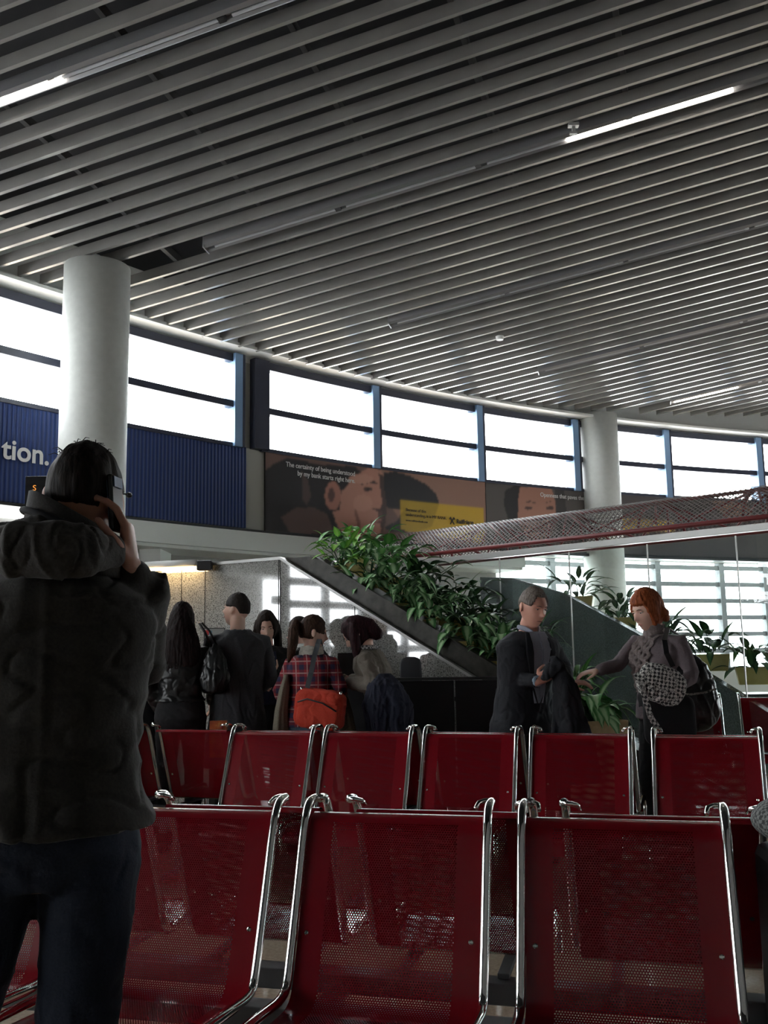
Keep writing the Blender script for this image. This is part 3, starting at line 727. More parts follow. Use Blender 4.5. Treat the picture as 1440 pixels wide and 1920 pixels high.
obj('screen',MB().box((-.10,-.02,.03),(.10,.02,zt)),M['blackgloss'],e,bevel=.006); obj('stand',MB().box((-.05,-.03,0),(.05,.08,.05)),M['blackgloss'],e)
# transparent sign/monitor near the first woman
e=empty('counter_screen',(atY(402,1210,8.1).x,8.1,0),label='pale thin-framed desk screen with a red and blue mark, left of the grey coat',cat='screen')
z0=atY(402,1238,8.1).z; z1=atY(402,1178,8.1).z
m=MB(); 
for a,b in (((-.085,0,z0),(-.085,0,z1)),((.085,0,z0),(.085,0,z1))): m.bar(a,b,.006,.012,up=Vector((0,1,0)))
for z in (z0,z1): m.bar((-.088,0,z),(.088,0,z),.012,.006)
obj('frame',m,M['clip'],e)
obj('face',MB().box((-.085,-.002,z0),(.085,.002,z1)),mat('pale screen face',(.42,.43,.41),.3),e)
obj('red_mark',MB().box((-.08,-.006,z1-.055),(-.045,-.002,z1-.015)),mat('red mark',(.45,.03,.03),.5),e)
obj('blue_mark',MB().box((-.045,-.006,z1-.055),(-.02,-.002,z1-.02)),mat('blue mark',(.15,.30,.40),.5),e)
obj('white_mark',MB().box((-.045,-.006,z1-.075),(-.005,-.002,z1-.063)),M['white'],e)
obj('stand',MB().box((-.03,-.03,0),(.03,.05,z0)),M['clip'],e)
# ================================================================ BENCHES
PATH=[(-.715,.355),(-.712,.385),(-.70,.41),(-.675,.425),(-.62,.428),(-.50,.418),(-.40,.410),(-.31,.405),(-.27,.412),(-.245,.43),(-.228,.46),(-.21,.51),(-.155,.66),(-.095,.82),(-.082,.848),(-.062,.866),(-.038,.872),(-.022,.868),(-.018,.858)]
def smooth_path(P,n=3):
    for _ in range(n):
        Q=[P[0]]
        for a,b in zip(P,P[1:]): Q+=[tuple(a[i]*.75+b[i]*.25 for i in range(len(a))),tuple(a[i]*.25+b[i]*.75 for i in range(len(a)))]
        P=Q+[P[-1]]
    return P
SP=smooth_path(PATH,1)
TP=smooth_path([(-.70,.30),(-.715,.40),(-.69,.447),(-.62,.452),(-.42,.44),(-.29,.43),(-.245,.445),(-.222,.50),(-.16,.665),(-.09,.86),(-.055,.90),(-.02,.906),(.0,.906)],2)
protos={}
def make_seat():
    m=MB(); vs=[];fs=[];uvs=[];acc=0; prev=None; hw=.253; cols=[-hw,-.235,-.12,0,.12,.235,hw]
    arc=[0]
    rev=SP[::-1]
    for a,b in zip(rev,rev[1:]): arc.append(arc[-1]+math.hypot(b[0]-a[0],b[1]-a[1]))
    for (y,z),v in zip(rev,arc):
        for x in cols: vs.append((x,y,z)); uvs.append((x,v))
    W=len(cols)
    for j in range(len(rev)-1):
        for i in range(W-1): fs.append((j*W+i,(j+1)*W+i,(j+1)*W+i+1,j*W+i+1))
    # underside copy for real thickness
    n=len(vs)
    nb=[]
    for j,(y,z) in enumerate(rev):
        a=rev[max(0,j-1)];b=rev[min(len(rev)-1,j+1)]; t=Vector((b[0]-a[0],b[1]-a[1])).normalized(); q=Vector((-t.y,t.x))*-.0022
        for x in cols: nb.append((x,y+q.x,z+q.y)); uvs.append((x,arc[j]))
    vs+=nb; fs+=[tuple(i+n for i in f[::-1]) for f in fs]
    m.add(vs,fs); s=obj('seat',m,M['red'],None,smooth=True); setuv(s,uvs)
    for sx in (-.266,.266):
        t=MB(); t.tube([(sx,y,z) for y,z in TP],.0128,n=14); obj('side_tube',t,M['chrome'],s,smooth=True)
        # return loop on top joining the seat behind
        t=MB(); t.tube([(sx-.0,0,.906),(sx*.97,.012,.908),(sx*.92,.012,.907),(sx*.86,.005,.902),(sx*.84,-.02,.889)],.007,n=8); obj('top_loop',t,M['chrome'],s,smooth=True)
        for (yy,zz) in ((-.185,.575),):
            c=MB(); Mx=Matrix.Translation((sx*.86,yy-.004,zz))@Matrix.Rotation(math.radians(72),4,'X')
            c.loft([[Mx@Vector((r*math.cos(a*math.pi/6),r*math.sin(a*math.pi/6),z)) for a in range(12)] for r,z in ((.0065,-.003),(.0065,.002),(.004,.004),(.003,.001))]); obj('screw',c,M['chrome'],s)
    return s
SEAT=None
def bench(x,y,ang,fronts,backs,label,group,beam=None):
    """x,y: point under the meeting line of the two backs; fronts/backs: seat centre positions along the bench"""
    global SEAT
    e=empty('airport_bench',(x,y,0),ang,label=label,cat='bench',group=group)
    for lst,rot in ((fronts,0),(backs,math.pi)):
        for s in lst:
            if SEAT is None: SEAT=make_seat(); o=SEAT; o.parent=e
            else: o=copy_tree(SEAT,e)
            o.location=(s,0,0); o.rotation_euler=(0,0,rot)
    al=fronts+backs; a,b=min(al)-.27,max(al)+.27
    m=MB(); m.box((a,-.20,.315),(b,-.12,.375)); m.box((a,.12,.315),(b,.20,.375)); obj('beam',m,M['steel_dk'],e,bevel=.006)
    s=a+.15; n=max(2,round((b-a)/1.3)+1)
    for i in range(n):
        q=a+.12+(b-a-.24)*i/(n-1); m=MB()
        m.box((q-.025,-.03,.02),(q+.025,.03,.33)); m.bar((q,-.50,.022),(q,.50,.022),.05,.03); m.bar((q,-.22,.30),(q,.22,.30),.05,.04)
        obj('leg',m,M['steel_dk'],e,bevel=.004)
    for lst,sg in ((fronts,-1),(backs,1)):
        for s in lst:
            for dx in (-.15,.15): m=MB(); m.bar((s+dx,sg*.16,.385),(s+dx,sg*.62,.395),.035,.016); obj('seat_support',m,M['steel_dk'],e,bevel=.002)
    return e
# near bench
angA=math.atan2(-.252,.968); dA=Vector((.968,-.252,0)); nA=Vector((.252,.968,0))
o=Vector((-.24,2.92,0))+nA*.055
sA=[ -2*.626+.27,-.626+.27,.27,.626+.27]
E1=bench(o.x,o.y,angA,sA,[s+.11 for s in sA],'nearest double-sided red perforated bench with chrome tubes filling the foreground',None)
angB=math.atan2(-.319,.948); nB=Vector((.319,.948,0)); o=Vector((-.95,6.06,0))+nB*.055
E2=bench(o.x,o.y,angB,[.27+.615*i for i in (-3,-2,0,1,2,3)],[.27+.615*i for i in range(-3,4)],'middle red bench crossing the frame in front of the standing queue',None)
o=Vector((1.41,5.24,0))+nB*.055
E4=bench(o.x,o.y,angB,[.27,.885],[.27,.885],'red bench at the right edge in front of the red haired woman','red benches further back')
o=Vector((3.12,9.10,0)); 
E5=bench(o.x,o.y,-.22,[-.30,.40,1.02],[],'farthest red bench at the right by the glass screen','red benches further back')
# ================================================================ LUGGAGE AT THE RIGHT EDGE
e=empty('upright_suitcase',(1.155,2.56,0),-.12,label='tall black suitcase standing at the right edge of the frame',cat='suitcase')
obj('shell',MB().box((-.19,-.13,.06),(.19,.13,.815)),M['black'],e,bevel=.03)
for sx in (-.15,.15):
    m=MB(); m.tube([(sx-.012,-.09,.035),(sx+.012,-.09,.035)],.034,n=14); obj('wheel',m,M['clip'],e)
m=MB(); m.tube([(-.08,-.145,.66),(-.08,-.16,.66),(.08,-.16,.66),(.08,-.145,.66)],.008); obj('handle',m,M['clip'],e)
def check(name,ca,cb,sc,rough=.8,rot=.0,mixn=.0):
    m=mat(name,rough=rough); tc=N(m,'ShaderNodeTexCoord'); mp=N(m,'ShaderNodeMapping'); mp.inputs['Rotation'].default_value=(.1,rot,.0); L(m,tc.outputs['Object'],mp.inputs[0])
    n=N(m,'ShaderNodeTexNoise'); n.inputs['Scale'].default_value=sc*.7
    c=N(m,'ShaderNodeTexChecker'); c.inputs['Scale'].default_value=sc; c.inputs['Color1'].default_value=(*ca,1); c.inputs['Color2'].default_value=(*cb,1)
    mx=N(m,'ShaderNodeMix',data_type='VECTOR'); mx.inputs['Factor'].default_value=mixn; L(m,mp.outputs[0],mx.inputs[4]); L(m,n.outputs['Color'],mx.inputs[5]); L(m,mx.outputs[1],c.inputs['Vector'])
    L(m,c.outputs['Color'],bsdf(m).inputs['Base Color']); return m
M['greycheck']=check('grey check cloth',(.22,.225,.215),(.05,.05,.05),95,mixn=.01)
M['hounds']=check('houndstooth cloth',(.62,.60,.56),(.02,.02,.022),62,rot=.6,mixn=.02)
m=MB(); m.ell((0,0,0),.20,.15,.078,n=32,m=18)
o=obj('checked_hat',m,M['greycheck'],loc=(1.135,2.56,.888),smooth=True); tag(o,'round grey checked cap resting on the black suitcase at right edge','hat')
# ================================================================ PEOPLE
def V(*a): return Vector(a)
def remesh(mb,vox,name,m,parent,smooth_it=6,wr=0,wr_scale=(9,9,5),seed=0,dec=0,seam=None):
    me=bpy.data.meshes.new(name); me.from_pydata(mb.v,[],mb.f); me.update()
    o=bpy.data.objects.new(name,me); COL.objects.link(o)
    r=o.modifiers.new('r','REMESH'); r.mode='VOXEL'; r.voxel_size=vox; r.adaptivity=0
    if smooth_it:
        s=o.modifiers.new('s','SMOOTH'); s.factor=.5; s.iterations=smooth_it
    dg=bpy.context.evaluated_depsgraph_get(); me2=bpy.data.meshes.new_from_object(o.evaluated_get(dg))
    o.modifiers.clear(); o.data=me2; me2.name=name; bpy.data.meshes.remove(me)
    if wr:
        n=len(me2.vertices); co=np.empty(n*3); no=np.empty(n*3); me2.vertices.foreach_get('co',co); me2.vertices.foreach_get('normal',no)
        co=co.reshape(-1,3); no=no.reshape(-1,3); d=np.empty(n)
        for i in range(n):
            p=co[i]; q=Vector((p[0]*wr_scale[0]+seed,p[1]*wr_scale[1],p[2]*wr_scale[2]))
            a=noise.noise(q+Vector((noise.noise(q*.5)*1.5,0,p[0]*4)))
            b=noise.noise(q*2.3)
            e_=noise.noise(q*1.7+Vector((3,7,1)))
            d[i]=(.5-min(1,abs(a)*3.2))*.9-(1-min(1,abs(e_)*5))**2*.9+b*.35
            if seam: d[i]+=seam(p)/max(wr,1e-6)
        co+=no*(d*wr)[:,None]; me2.vertices.foreach_set('co',co.ravel()); me2.update()
    me2.materials.clear(); me2.materials.append(m); me2.polygons.foreach_set('use_smooth',[True]*len(me2.polygons))
    if parent is not None: o.parent=parent
    return o
def skin_mat(name,c):
    m=mat(name,c,.5); b=bsdf(m); b.inputs['Subsurface Weight'].default_value=.08; b.inputs['Subsurface Radius'].default_value=(.02,.008,.004); return m
def hair_mat(name,a,b):
    return speckle(name,[(.35,a),(.65,b)],scale=30,rough=.62,bump=.5,stretch=(5,5,.5),detail=4,spec=.18)
def cloth_mat(name,a,b,scale=120,rough=.85,sheen=.0,bump=.3): return speckle(name,[(.3,a),(.7,b)],scale=scale,rough=rough,bump=bump,sheen=sheen)
def headfn(u,v,thin=1.0,female=False):
    """u azimuth (0 = face, +y), v elevation -pi/2..pi/2 ; returns local point (head centre origin, face +y)"""
    x=math.sin(u)*math.cos(v); y=math.cos(u)*math.cos(v); z=math.sin(v)
    P=V(x*.0755*thin,y*.097,z*.122)
    zz=P.z/.122
    if zz<0:
        k=(-zz)**1.3; P.x*=1-.30*k; 
        if y<0: P.y*=1-.35*k
        P.y+=.018*k
    else: P.x*=1+.03*math.sin(zz*math.pi); P.y-=.006*zz
    if y>0:
        g=lambda cx,cz,sx,sz:math.exp(-((abs(P.x)-cx)/sx)**2-((P.z-cz)/sz)**2)
        d=0
        d+=.026*g(0,-.022,.011,.013)+.016*g(0,-.004,.009,.02)+.005*g(.012,-.028,.007,.008)
        d-=.013*g(.031,.012,.016,.011)
        d+=.005*g(.03,.034,.03,.009)
        d+=.0045*g(.036,-.022,.02,.018)
        d+=.006*g(0,-.055,.02,.006)+.005*g(0,-.066,.016,.006)-.004*g(0,-.0605,.022,.0025)-.003*g(0,-.077,.02,.006)
        d+=.009*g(0,-.098,.018,.014)
        if female: d*=.9
        P.y+=d
    return P
def add_head(mb,T,thin=1.0,female=False,s=1.0,ears=True,n=56,m=44):
    rings=[]
    for j in range(m+1):
        v=-math.pi/2+math.pi*(j+.15)/(m+.3)
        rings.append([T@(headfn(2*math.pi*i/n,v,thin,female)*s) for i in range(n)])
    mb.loft(rings)
    if ears:
        for sx in (-1,1):
            E=T@Matrix.Translation(V(sx*.082*thin,-.008,-.006)*s)@Matrix.Rotation(-sx*.35,4,'Z')@Matrix.Rotation(.15,4,'X')
            a=MB(); a.ell((0,0,0),.009*s,.018*s,.031*s,n=14,m=10); mb.add([E@Vector(p) for p in a.v],a.f)
            a=MB(); a.ell((sx*.003,-.004,.012),.006*s,.016*s,.018*s,n=12,m=8); mb.add([E@Vector(p) for p in a.v],a.f)
def add_hair(mb,T,th,line,s=1.0,thin=1.0,nz=.0015,seed=0,n=60,m=44,top=0,fade=None):
    if fade is None: fade=line is short_hair
    """line(u,v)->mask 0..1 where hair stands proud of the head"""
    rings=[]
    for j in range(m+1):
        v=-math.pi/2+math.pi*(j+.15)/(m+.3); r=[]
        for i in range(n):
            u=2*math.pi*i/n; u_=(u+math.pi)%(2*math.pi)-math.pi
            x=math.sin(u)*math.cos(v); y=math.cos(u)*math.cos(v); z=math.sin(v)
            h=headfn(u,v,thin) if u_**2>0 else headfn(u,v,thin)
            base=V(x*.0755*thin,y*.097,z*.122); base.y+= -.006*max(0,z)
            if z<0: base.x*=1-.30*(-z)**1.3; base.y=base.y*(1-.35*(-z)**1.3 if y<0 else 1)+.018*(-z)**1.3
            k=line(u_,v); t=-.012+(.012+th*((.25+.75*sstep(-.35,.45,v)) if fade else 1)+top*max(0,z)**2)*k
            if k>.5: t+=nz*noise.noise(V(u_*6+seed,v*3,seed))*2
            nr=V(x,y,z); r.append(T@((base+nr*t)*s))
        rings.append(r)
    mb.loft(rings)
def sstep(a,b,x):
    t=max(0,min(1,(x-a)/(b-a))); return t*t*(3-2*t)
def short_hair(u,v):      # men's cut: hairline on forehead, in front of ears, nape
    a=abs(u)
    lo = .72 if a<.55 else (.72-(a-.55)/.35*.62 if a<.9 else (.14 if a<1.9 else (.14-(a-1.9)*.9 if a<2.3 else -.22)))
    return sstep(lo-.05,lo+.07,v)
def bob_hair(u,v):
    a=abs(u); lo=.50 if a<.6 else (.50-(a-.6)/.4*1.3 if a<1.0 else -1.05)
    return sstep(lo-.06,lo+.08,v)
def full_hair(u,v):
    a=abs(u); lo=.60 if a<.50 else (.60-(a-.50)/.55*1.5 if a<1.05 else -1.3)
    return sstep(lo-.06,lo+.08,v)
def add_hand(mb,w,D,Nn,side,curl=.5,s=1.0,thumb=.6,curls=None):
    """w wrist, D finger direction, Nn palm normal, side = direction of the thumb side sign applied to D x Nn"""
    w=Vector(w); D=Vector(D).normalized(); Nn=Vector(Nn); Nn=(Nn-D*Nn.dot(D)).normalized(); Sd=D.cross(Nn)*side
    def sup(c,a,b,ra,rb,n=14): return [c+a*(ra*math.copysign(abs(math.cos(t))**.8,math.cos(t)))+b*(rb*math.copysign(abs(math.sin(t))**.8,math.sin(t))) for t in [2*math.pi*k/n for k in range(n)]]
    mb.loft([sup(w+D*(q*s)+Nn*(o*s),Sd,Nn,a*s,b*s) for q,o,a,b in ((-.03,0,.024,.019),(0,0,.026,.018),(.03,.002,.036,.0175),(.065,.002,.041,.0145),(.09,.001,.039,.011))])
    for i,(off,ln) in enumerate(((.030,.92),(.0105,1.0),(-.0095,.94),(-.028,.76))):
        c=curls[i] if curls else curl
        p=w+D*(.082*s)+Sd*(off*s)+Nn*(.001*s); pts=[p]
        for L_,k in ((.044,.7),(.027,1.65),(.022,2.2)):
            d=(D*math.cos(c*k)+Nn*math.sin(c*k)+Sd*(off*1.5)).normalized()
            pts.append(pts[-1]+d*(L_*ln*s))
        mb.tube(pts,[.0092*s,.0086*s,.0078*s,.0066*s],n=10,round_ends=True)
    p=w+D*(.022*s)+Sd*(.026*s)+Nn*(.006*s); a=(Sd*.8+D*.65+Nn*.35*thumb).normalized(); b=(Sd*.25+D*.9+Nn*.6*thumb).normalized()
    mb.tube([p,p+a*.042*s,p+a*.042*s+b*.033*s,p+a*.042*s+b*.058*s],[.014*s,.0115*s,.0095*s,.0075*s],n=10,round_ends=True)
class Fig:
    def __init__(f,pos,yaw,h,label,skin,sex='m',lean=(0,0),twist=0,head=(0,0,0),hoff=(0,0,0),girth=1.0,hs=1.0):
        f.e0=Vector((pos[0],pos[1],0)); f.yaw=yaw; f.h=h; k=h/1.75; f.k=k; f.label=label; f.g=girth; f.sex=sex
        f.R=Matrix.Rotation(yaw,3,'Z'); f.skin=skin; sw=.185 if sex=='m' else .165; f.sw=sw*k
        lx,ly=lean
        f.pel=V(0,0,.96*k); f.wst=V(lx*.35,ly*.35,1.10*k); f.chs=V(lx*.75,ly*.75,1.29*k); f.shc=V(lx,ly,1.43*k-.3*abs(ly)); f.nck=f.shc+V(lx*.12,ly*.12+.0,.075*k)
        f.hd=f.nck+V(hoff[0],.022+hoff[1],.135*k+hoff[2]); f.T=Matrix.Translation(f.hd)@Matrix.Rotation(head[0],4,'Z')@Matrix.Rotation(-head[1],4,'X')@Matrix.Rotation(head[2],4,'Y')
        f.hs=hs
        f.j={}
        for s,n in ((-1,'L'),(1,'R')):
            f.j['sh'+n]=f.shc+V(s*f.sw,0,-.025); f.j['el'+n]=f.j['sh'+n]+V(s*.055,-.03,-.29*k); f.j['wr'+n]=f.j['el'+n]+V(s*.01,.06,-.25*k)
            f.j['hp'+n]=V(s*.09*k,0,.93*k); f.j['kn'+n]=V(s*.10*k,.02,.50*k); f.j['an'+n]=V(s*.10*k,-.02,.08*k)
    def loc(f,P): return f.R.inverted()@(Vector(P)-f.e0)
    def px(f,x,y,Y): return f.loc(atY(x,y,Y))
    def dirl(f,D): return f.R.inverted()@Vector(D)
    def build_root(f): pass
    def torso(f,infl=0,hem=None,hemw=0,neck=True,shoulder=1.0,front=0):
        g=f.g; k=f.k; fem=f.sex=='f'
        X=V(1,0,0); Y=V(0,1,0)
        def ring(c,w,d,n=28,p=2.4,oy=0):
            return [c+V(0,oy,0)+X*((w*k*g+infl)*math.copysign(abs(math.cos(t))**(2/p),math.cos(t)))+Y*((d*k*g+infl)*math.copysign(abs(math.sin(t))**(2/p),math.sin(t))) for t in [2*math.pi*i/n for i in range(n)]]
        R=[]
        if hem is not None:
            R.append(ring(V(0,0,hem),.175+hemw,.125+hemw*.8)); R.append(ring(V(0,0,(hem+f.pel.z)/2),.176+hemw*.5,.125+hemw*.4))
        else: R.append(ring(f.pel-V(0,0,.11*k),.12,.09))
        R.append(ring(f.pel-V(0,0,.03*k),.178 if fem else .172,.122)); 
        R.append(ring(f.pel.lerp(f.wst,.55),.168 if fem else .166,.116)); R.append(ring(f.wst,.142 if fem else .156,.104))
        R.append(ring(f.wst.lerp(f.chs,.55),.150 if fem else .168,.112,oy=.004)); R.append(ring(f.chs,.160 if fem else .182,.122 if not fem else .126,oy=.008))
        R.append(ring(f.chs.lerp(f.shc,.55),.168 if fem else .190,.112,oy=.0)); R.append(ring(f.shc-V(0,0,.015*k),.150 if fem else .168,.088*shoulder,oy=-.008))
        R.append(ring(f.shc+V(0,0,.020*k),.098 if fem else .112,.070*shoulder,oy=-.012)); R.append(ring(f.shc.lerp(f.nck,.62),.072,.062,oy=-.008))
        if hem is not None: R=[R[0]]+[r for r in R[2:] if r[0].z>hem+.03] if hem>f.pel.z-.06 else R
        if neck: R.append(ring(f.nck+V(0,0,0),.058,.058,p=2))
        return R
    def arm(f,mb,n,r=(.056,.047,.043,.036,.030),end=1.0,sh=None):
        s,e,w=f.j['sh'+n],f.j['el'+n],f.j['wr'+n]; sg=-1 if n=='L' else 1
        s0=f.shc+V(sg*f.sw*.55,0,-.01)
        w2=e.lerp(w,end)
        mb.tube([s0,s,s.lerp(e,.5),e-(e-s).normalized()*.02,e+(w-e).normalized()*.02,e.lerp(w2,.5),w2],[r[0]*.9,r[0],r[1],r[2],r[2],(r[2]+r[3])/2,r[4]],n=16,round_ends=True)
    def leg(f,mb,n,r=(.088,.068,.055,.052,.042)):
        h,k_,a=f.j['hp'+n],f.j['kn'+n],f.j['an'+n]
        mb.tube([h+V(0,0,.02),h.lerp(k_,.45),k_+V(0,0,.03),k_.lerp(a,.35),a],[r[0],r[1],r[2],r[3],r[4]],n=18,round_ends=True)
    def body(f,vox=.006,hands=None,thin=1.0):
        mb=MB(); mb.loft(f.torso(-.012)); sg=1
        mb.tube([f.nck-V(0,0,.05),f.nck+V(0,0,.02),f.hd-V(0,.015,.05)],[.058,.055,.056],n=20,round_ends=True)
        fem=f.sex=='f'
        add_head(mb,f.T,thin,fem,f.hs)
        for n in 'LR': f.arm(mb,n,(.045,.040,.035,.033,.023)); f.leg(mb,n,(.08,.06,.05,.046,.035))
        for n in 'LR':
            s=-1 if n=='L' else 1
            H=(hands or {}).get(n)
            e,w=f.j['el'+n],f.j['wr'+n]
            if H is None: H=dict(D=(w-e)+V(0,.0,-.15),Nn=V(-s,0,0),side=(1 if n=='R' else -1)*1,curl=.35)
            add_hand(mb,w,**{**dict(s=(.92 if fem else 1.0)*f.k),**H})
            a=f.j['an'+n]; mb.tube([a-V(0,.02,.02),a+V(0,.06,-.045),a+V(0,.15,-.055)],[.035,.034,.026],n=12,round_ends=True)
        o=remesh(mb,vox,'person',f.skin,None,smooth_it=3); o.location=f.e0; o.rotation_euler=(0,0,f.yaw)
        f.o=o; tag(o,f.label,'person'); return o
    def face(f,brow,eyes=True,lip=None,s=None):
        s=f.hs; T=f.T; pm=mat('lips',lip or (.30,.12,.10),.5)
        for sx in (-1,1):
            if eyes:
                a=MB(); a.ell((0,0,0),.0125,.006,.0052,n=14,m=8); a.v=[tuple(T@(Vector(p)*s+V(sx*.031,.0835,.0135)*s)) for p in a.v]; obj('eye',a,M['eye'],f.o,smooth=True)
                a=MB(); a.ell((0,0,0),.0052,.004,.0045,n=12,m=8); a.v=[tuple(T@(Vector(p)*s+V(sx*.031,.0875,.012)*s)) for p in a.v]; obj('iris',a,M['iris'],f.o,smooth=True)
                a=MB(); a.ell((0,0,0),.0145,.006,.0035,n=14,m=8); a.v=[tuple(T@(Vector(p)*s+V(sx*.031,.086,.0180)*s)) for p in a.v]; obj('eyelid',a,f.skin,f.o,smooth=True)
            a=MB(); a.tube([T@(V(sx*x,y,z)*s) for x,y,z in ((.014,.0975,.030),(.028,.0965,.0345),(.043,.086,.032))],[.0024,.0030,.0015],n=8,round_ends=True); obj('eyebrow',a,brow,f.o,smooth=True)
        a=MB(); a.tube([T@(V(x,y,z)*s) for x,y,z in ((-.022,.094,-.061),(-.008,.1035,-.058),(0,.104,-.0595),(.008,.1035,-.058),(.022,.094,-.061))],[.0015,.0034,.0038,.0034,.0015],n=8,round_ends=True); obj('mouth',a,pm,f.o,smooth=True)
    def garment(f,name,m,infl=.016,hem=None,hemw=0,sleeves=(.062,.054,.050,.046,.042),end=.97,vox=.008,wr=.004,wrs=(9,9,6),arms='LR',extra=None,seed=0,shoulder=1.15,collar=None,seam=None,smooth_it=5,label=None):
        mb=MB(); mb.loft(f.torso(infl,hem,hemw,shoulder=shoulder,neck=collar is not None))
        for n in arms: f.arm(mb,n,sleeves,end)
        if extra: extra(mb)
        o=remesh(mb,vox,name,m,f.o,smooth_it=smooth_it,wr=wr,wr_scale=wrs,seed=seed,seam=seam); 
        if label: o['label']=label
        return o
    def trousers(f,m,name='trousers',r=(.100,.082,.068,.062,.060),infl=.012,wr=.004,vox=.009):
        mb=MB(); R=f.torso(infl)[:4]; mb.loft(R)
        for n in 'LR': f.leg(mb,n,r)
        return remesh(mb,vox,name,m,f.o,smooth_it=4,wr=wr,wr_scale=(7,7,8),seed=3)
    def shoes(f,m):
        for n in 'LR':
            a=f.j['an'+n]; mb=MB(); mb.tube([a+V(0,-.05,-.045),a+V(0,.05,-.045),a+V(0,.17,-.052)],[.042,.044,.032],n=14,round_ends=True)
            mb.v=[(x,y,max(z,.001)) for x,y,z in mb.v]; obj('shoe',mb,m,f.o,smooth=True)
    def patch(f,name,m,pts,th=.004,parent=None,smooth=True,uv=None):
        """flat-ish curved patch: rows of points"""
        mb=MB(); nv=len(pts)-1; nu=len(pts[0])-1
        def fn(a,b):
            y=b*nv; j=min(nv-1,int(y)); t=y-j; x=a*nu; i=min(nu-1,int(x)); q=x-i
            return Vector(pts[j][i]).lerp(Vector(pts[j][i+1]),q).lerp(Vector(pts[j+1][i]).lerp(Vector(pts[j+1][i+1]),q),t)
        mb.shell(fn,nu*4,nv*4,th); return obj(name,mb,m,parent or f.o,smooth=smooth)
M['eye']=mat('eye white',(.55,.52,.50),.3); M['iris']=mat('iris',(.05,.035,.025),.2)
skinA=skin_mat('skin warm',(.44,.22,.15)); skinB=skin_mat('skin pale',(.74,.47,.36)); skinC=skin_mat('skin ruddy',(.74,.38,.28))
M['denim_dark']=cloth_mat('dark denim',(.008,.013,.028),(.014,.022,.042),200); M['denim']=cloth_mat('faded denim',(.06,.10,.14),(.10,.15,.20),160)
M['blackcloth']=cloth_mat('black cloth',(.005,.005,.006),(.010,.010,.011),150); M['leather']=speckle('black leather',[(.3,(.006,.006,.006)),(.7,(.012,.012,.012))],scale=40,rough=.32,bump=.4)
M['shoe']=mat('dark shoe',(.015,.012,.01),.35)
from mathutils.bvhtree import BVHTree
def bvh_of(rings):
    mb=MB(); mb.loft(rings); return BVHTree.FromPolygons([Vector(v) for v in mb.v],mb.f)
def proj(b,x,z,y0=1.0,dy=-1):
    h=b.ray_cast(Vector((x,y0,z)),Vector((0,dy,0)))
    return h[0].y if h[0] is not None else 0
def pillow(mb,c,rx,ry,rz,e=.45,Mx=None,n=32,m=20):
    f=lambda v,q:math.copysign(abs(v)**q,v); rings=[]
    for j in range(m+1):
        a=-math.pi/2+math.pi*(j+.08)/(m+.16); r=[]
        for i in range(n):
            t=2*math.pi*i/n; p=V(rx*f(math.cos(a),e)*f(math.cos(t),e),ry*f(math.cos(a),e)*f(math.sin(t),e),rz*f(math.sin(a),e))
            if Mx is not None: p=Mx@p
            r.append(p+Vector(c))
        rings.append(r)
    return mb.loft(rings)
def drape(mb,pts,wid,dep,folds=5,amp=.22,seed=0,n=48):
    """hanging cloth: rings along pts with fold waves"""
    rings=[]
    for k,(p,w,d) in enumerate(zip(pts,wid,dep)):
        q=k/(len(pts)-1); r=[]
        for i in range(n):
            t=2*math.pi*i/n; s=1+amp*q*math.sin(folds*t+seed+q*1.5)+amp*.4*q*math.sin(folds*2.3*t+seed*2)
            r.append(Vector(p)+V(w*math.cos(t)*s,d*math.sin(t)*s,0))
        rings.append(r)
    return mb.loft(rings)
def strap(name,pts,w,m,parent=None,th=.003,**k):
    """flat band through points, each (point, outward normal)"""
    P=[Vector(p) for p,_ in pts]; Q=[Vector(q) for _,q in pts]
    mb=MB(); rings=[]
    for i in range(len(P)):
        t=(P[min(len(P)-1,i+1)]-P[max(0,i-1)]).normalized(); nn=Q[i].normalized(); s=t.cross(nn).normalized()
        rings.append([P[i]+s*w/2,P[i]+s*w/2+nn*th,P[i]-s*w/2+nn*th,P[i]-s*w/2])
    mb.loft(rings); return obj(name,mb,m,parent,smooth=False)
# ---------------------------------------------------------------- man on the phone
f=Fig((-.70,2.05),.20,1.80,'person from behind in dark hooded jacket and jeans, phone at right ear, nearest figure',skinA,lean=(.0,.0),head=(-.22,.02,.10),hoff=(.045,.010,-.01),girth=.97)
f.j['shR']=V(.178,.02,1.475); f.j['elR']=V(.165,.15,1.28); f.j['wrR']=f.px(246,1062,2.06)
f.j['shL']=V(-.20,-.0,1.455); f.j['elL']=V(-.27,-.02,1.16); f.j['wrL']=V(-.24,.12,.96)
f.j['hpR']=V(.085,0,.93); f.j['knR']=V(.062,.0,.52); f.j['anR']=V(.05,0,.08); f.j['hpL']=V(-.10,0,.93); f.j['knL']=V(-.20,.03,.5); f.j['anL']=V(-.26,0,.08)
f.body(.0042,hands=dict(R=dict(D=V(-.10,-.02,1),Nn=V(-1,.10,0),side=1,curl=.55,curls=(.50,.6,.72,.85),thumb=.9)))
jm=cloth_mat('dark olive jacket cloth',(.017,.015,.012),(.030,.026,.020),160,bump=.25,sheen=.12)
def seamf(p): return (.0022*math.exp(-((p[0]+.004)/.007)**2) if p[1]<0 else 0)
def ex(mb):
    pass
jo=f.garment('jacket',jm,infl=.022,hem=.985,hemw=.022,sleeves=(.064,.060,.058,.054,.048),end=.90,vox=.0075,wr=.007,wrs=(6,6,9),seed=2,shoulder=1.25,seam=seamf,smooth_it=4)
hm=cloth_mat('grey olive hood cloth',(.026,.023,.019),(.042,.037,.031),160,bump=.25,sheen=.12)
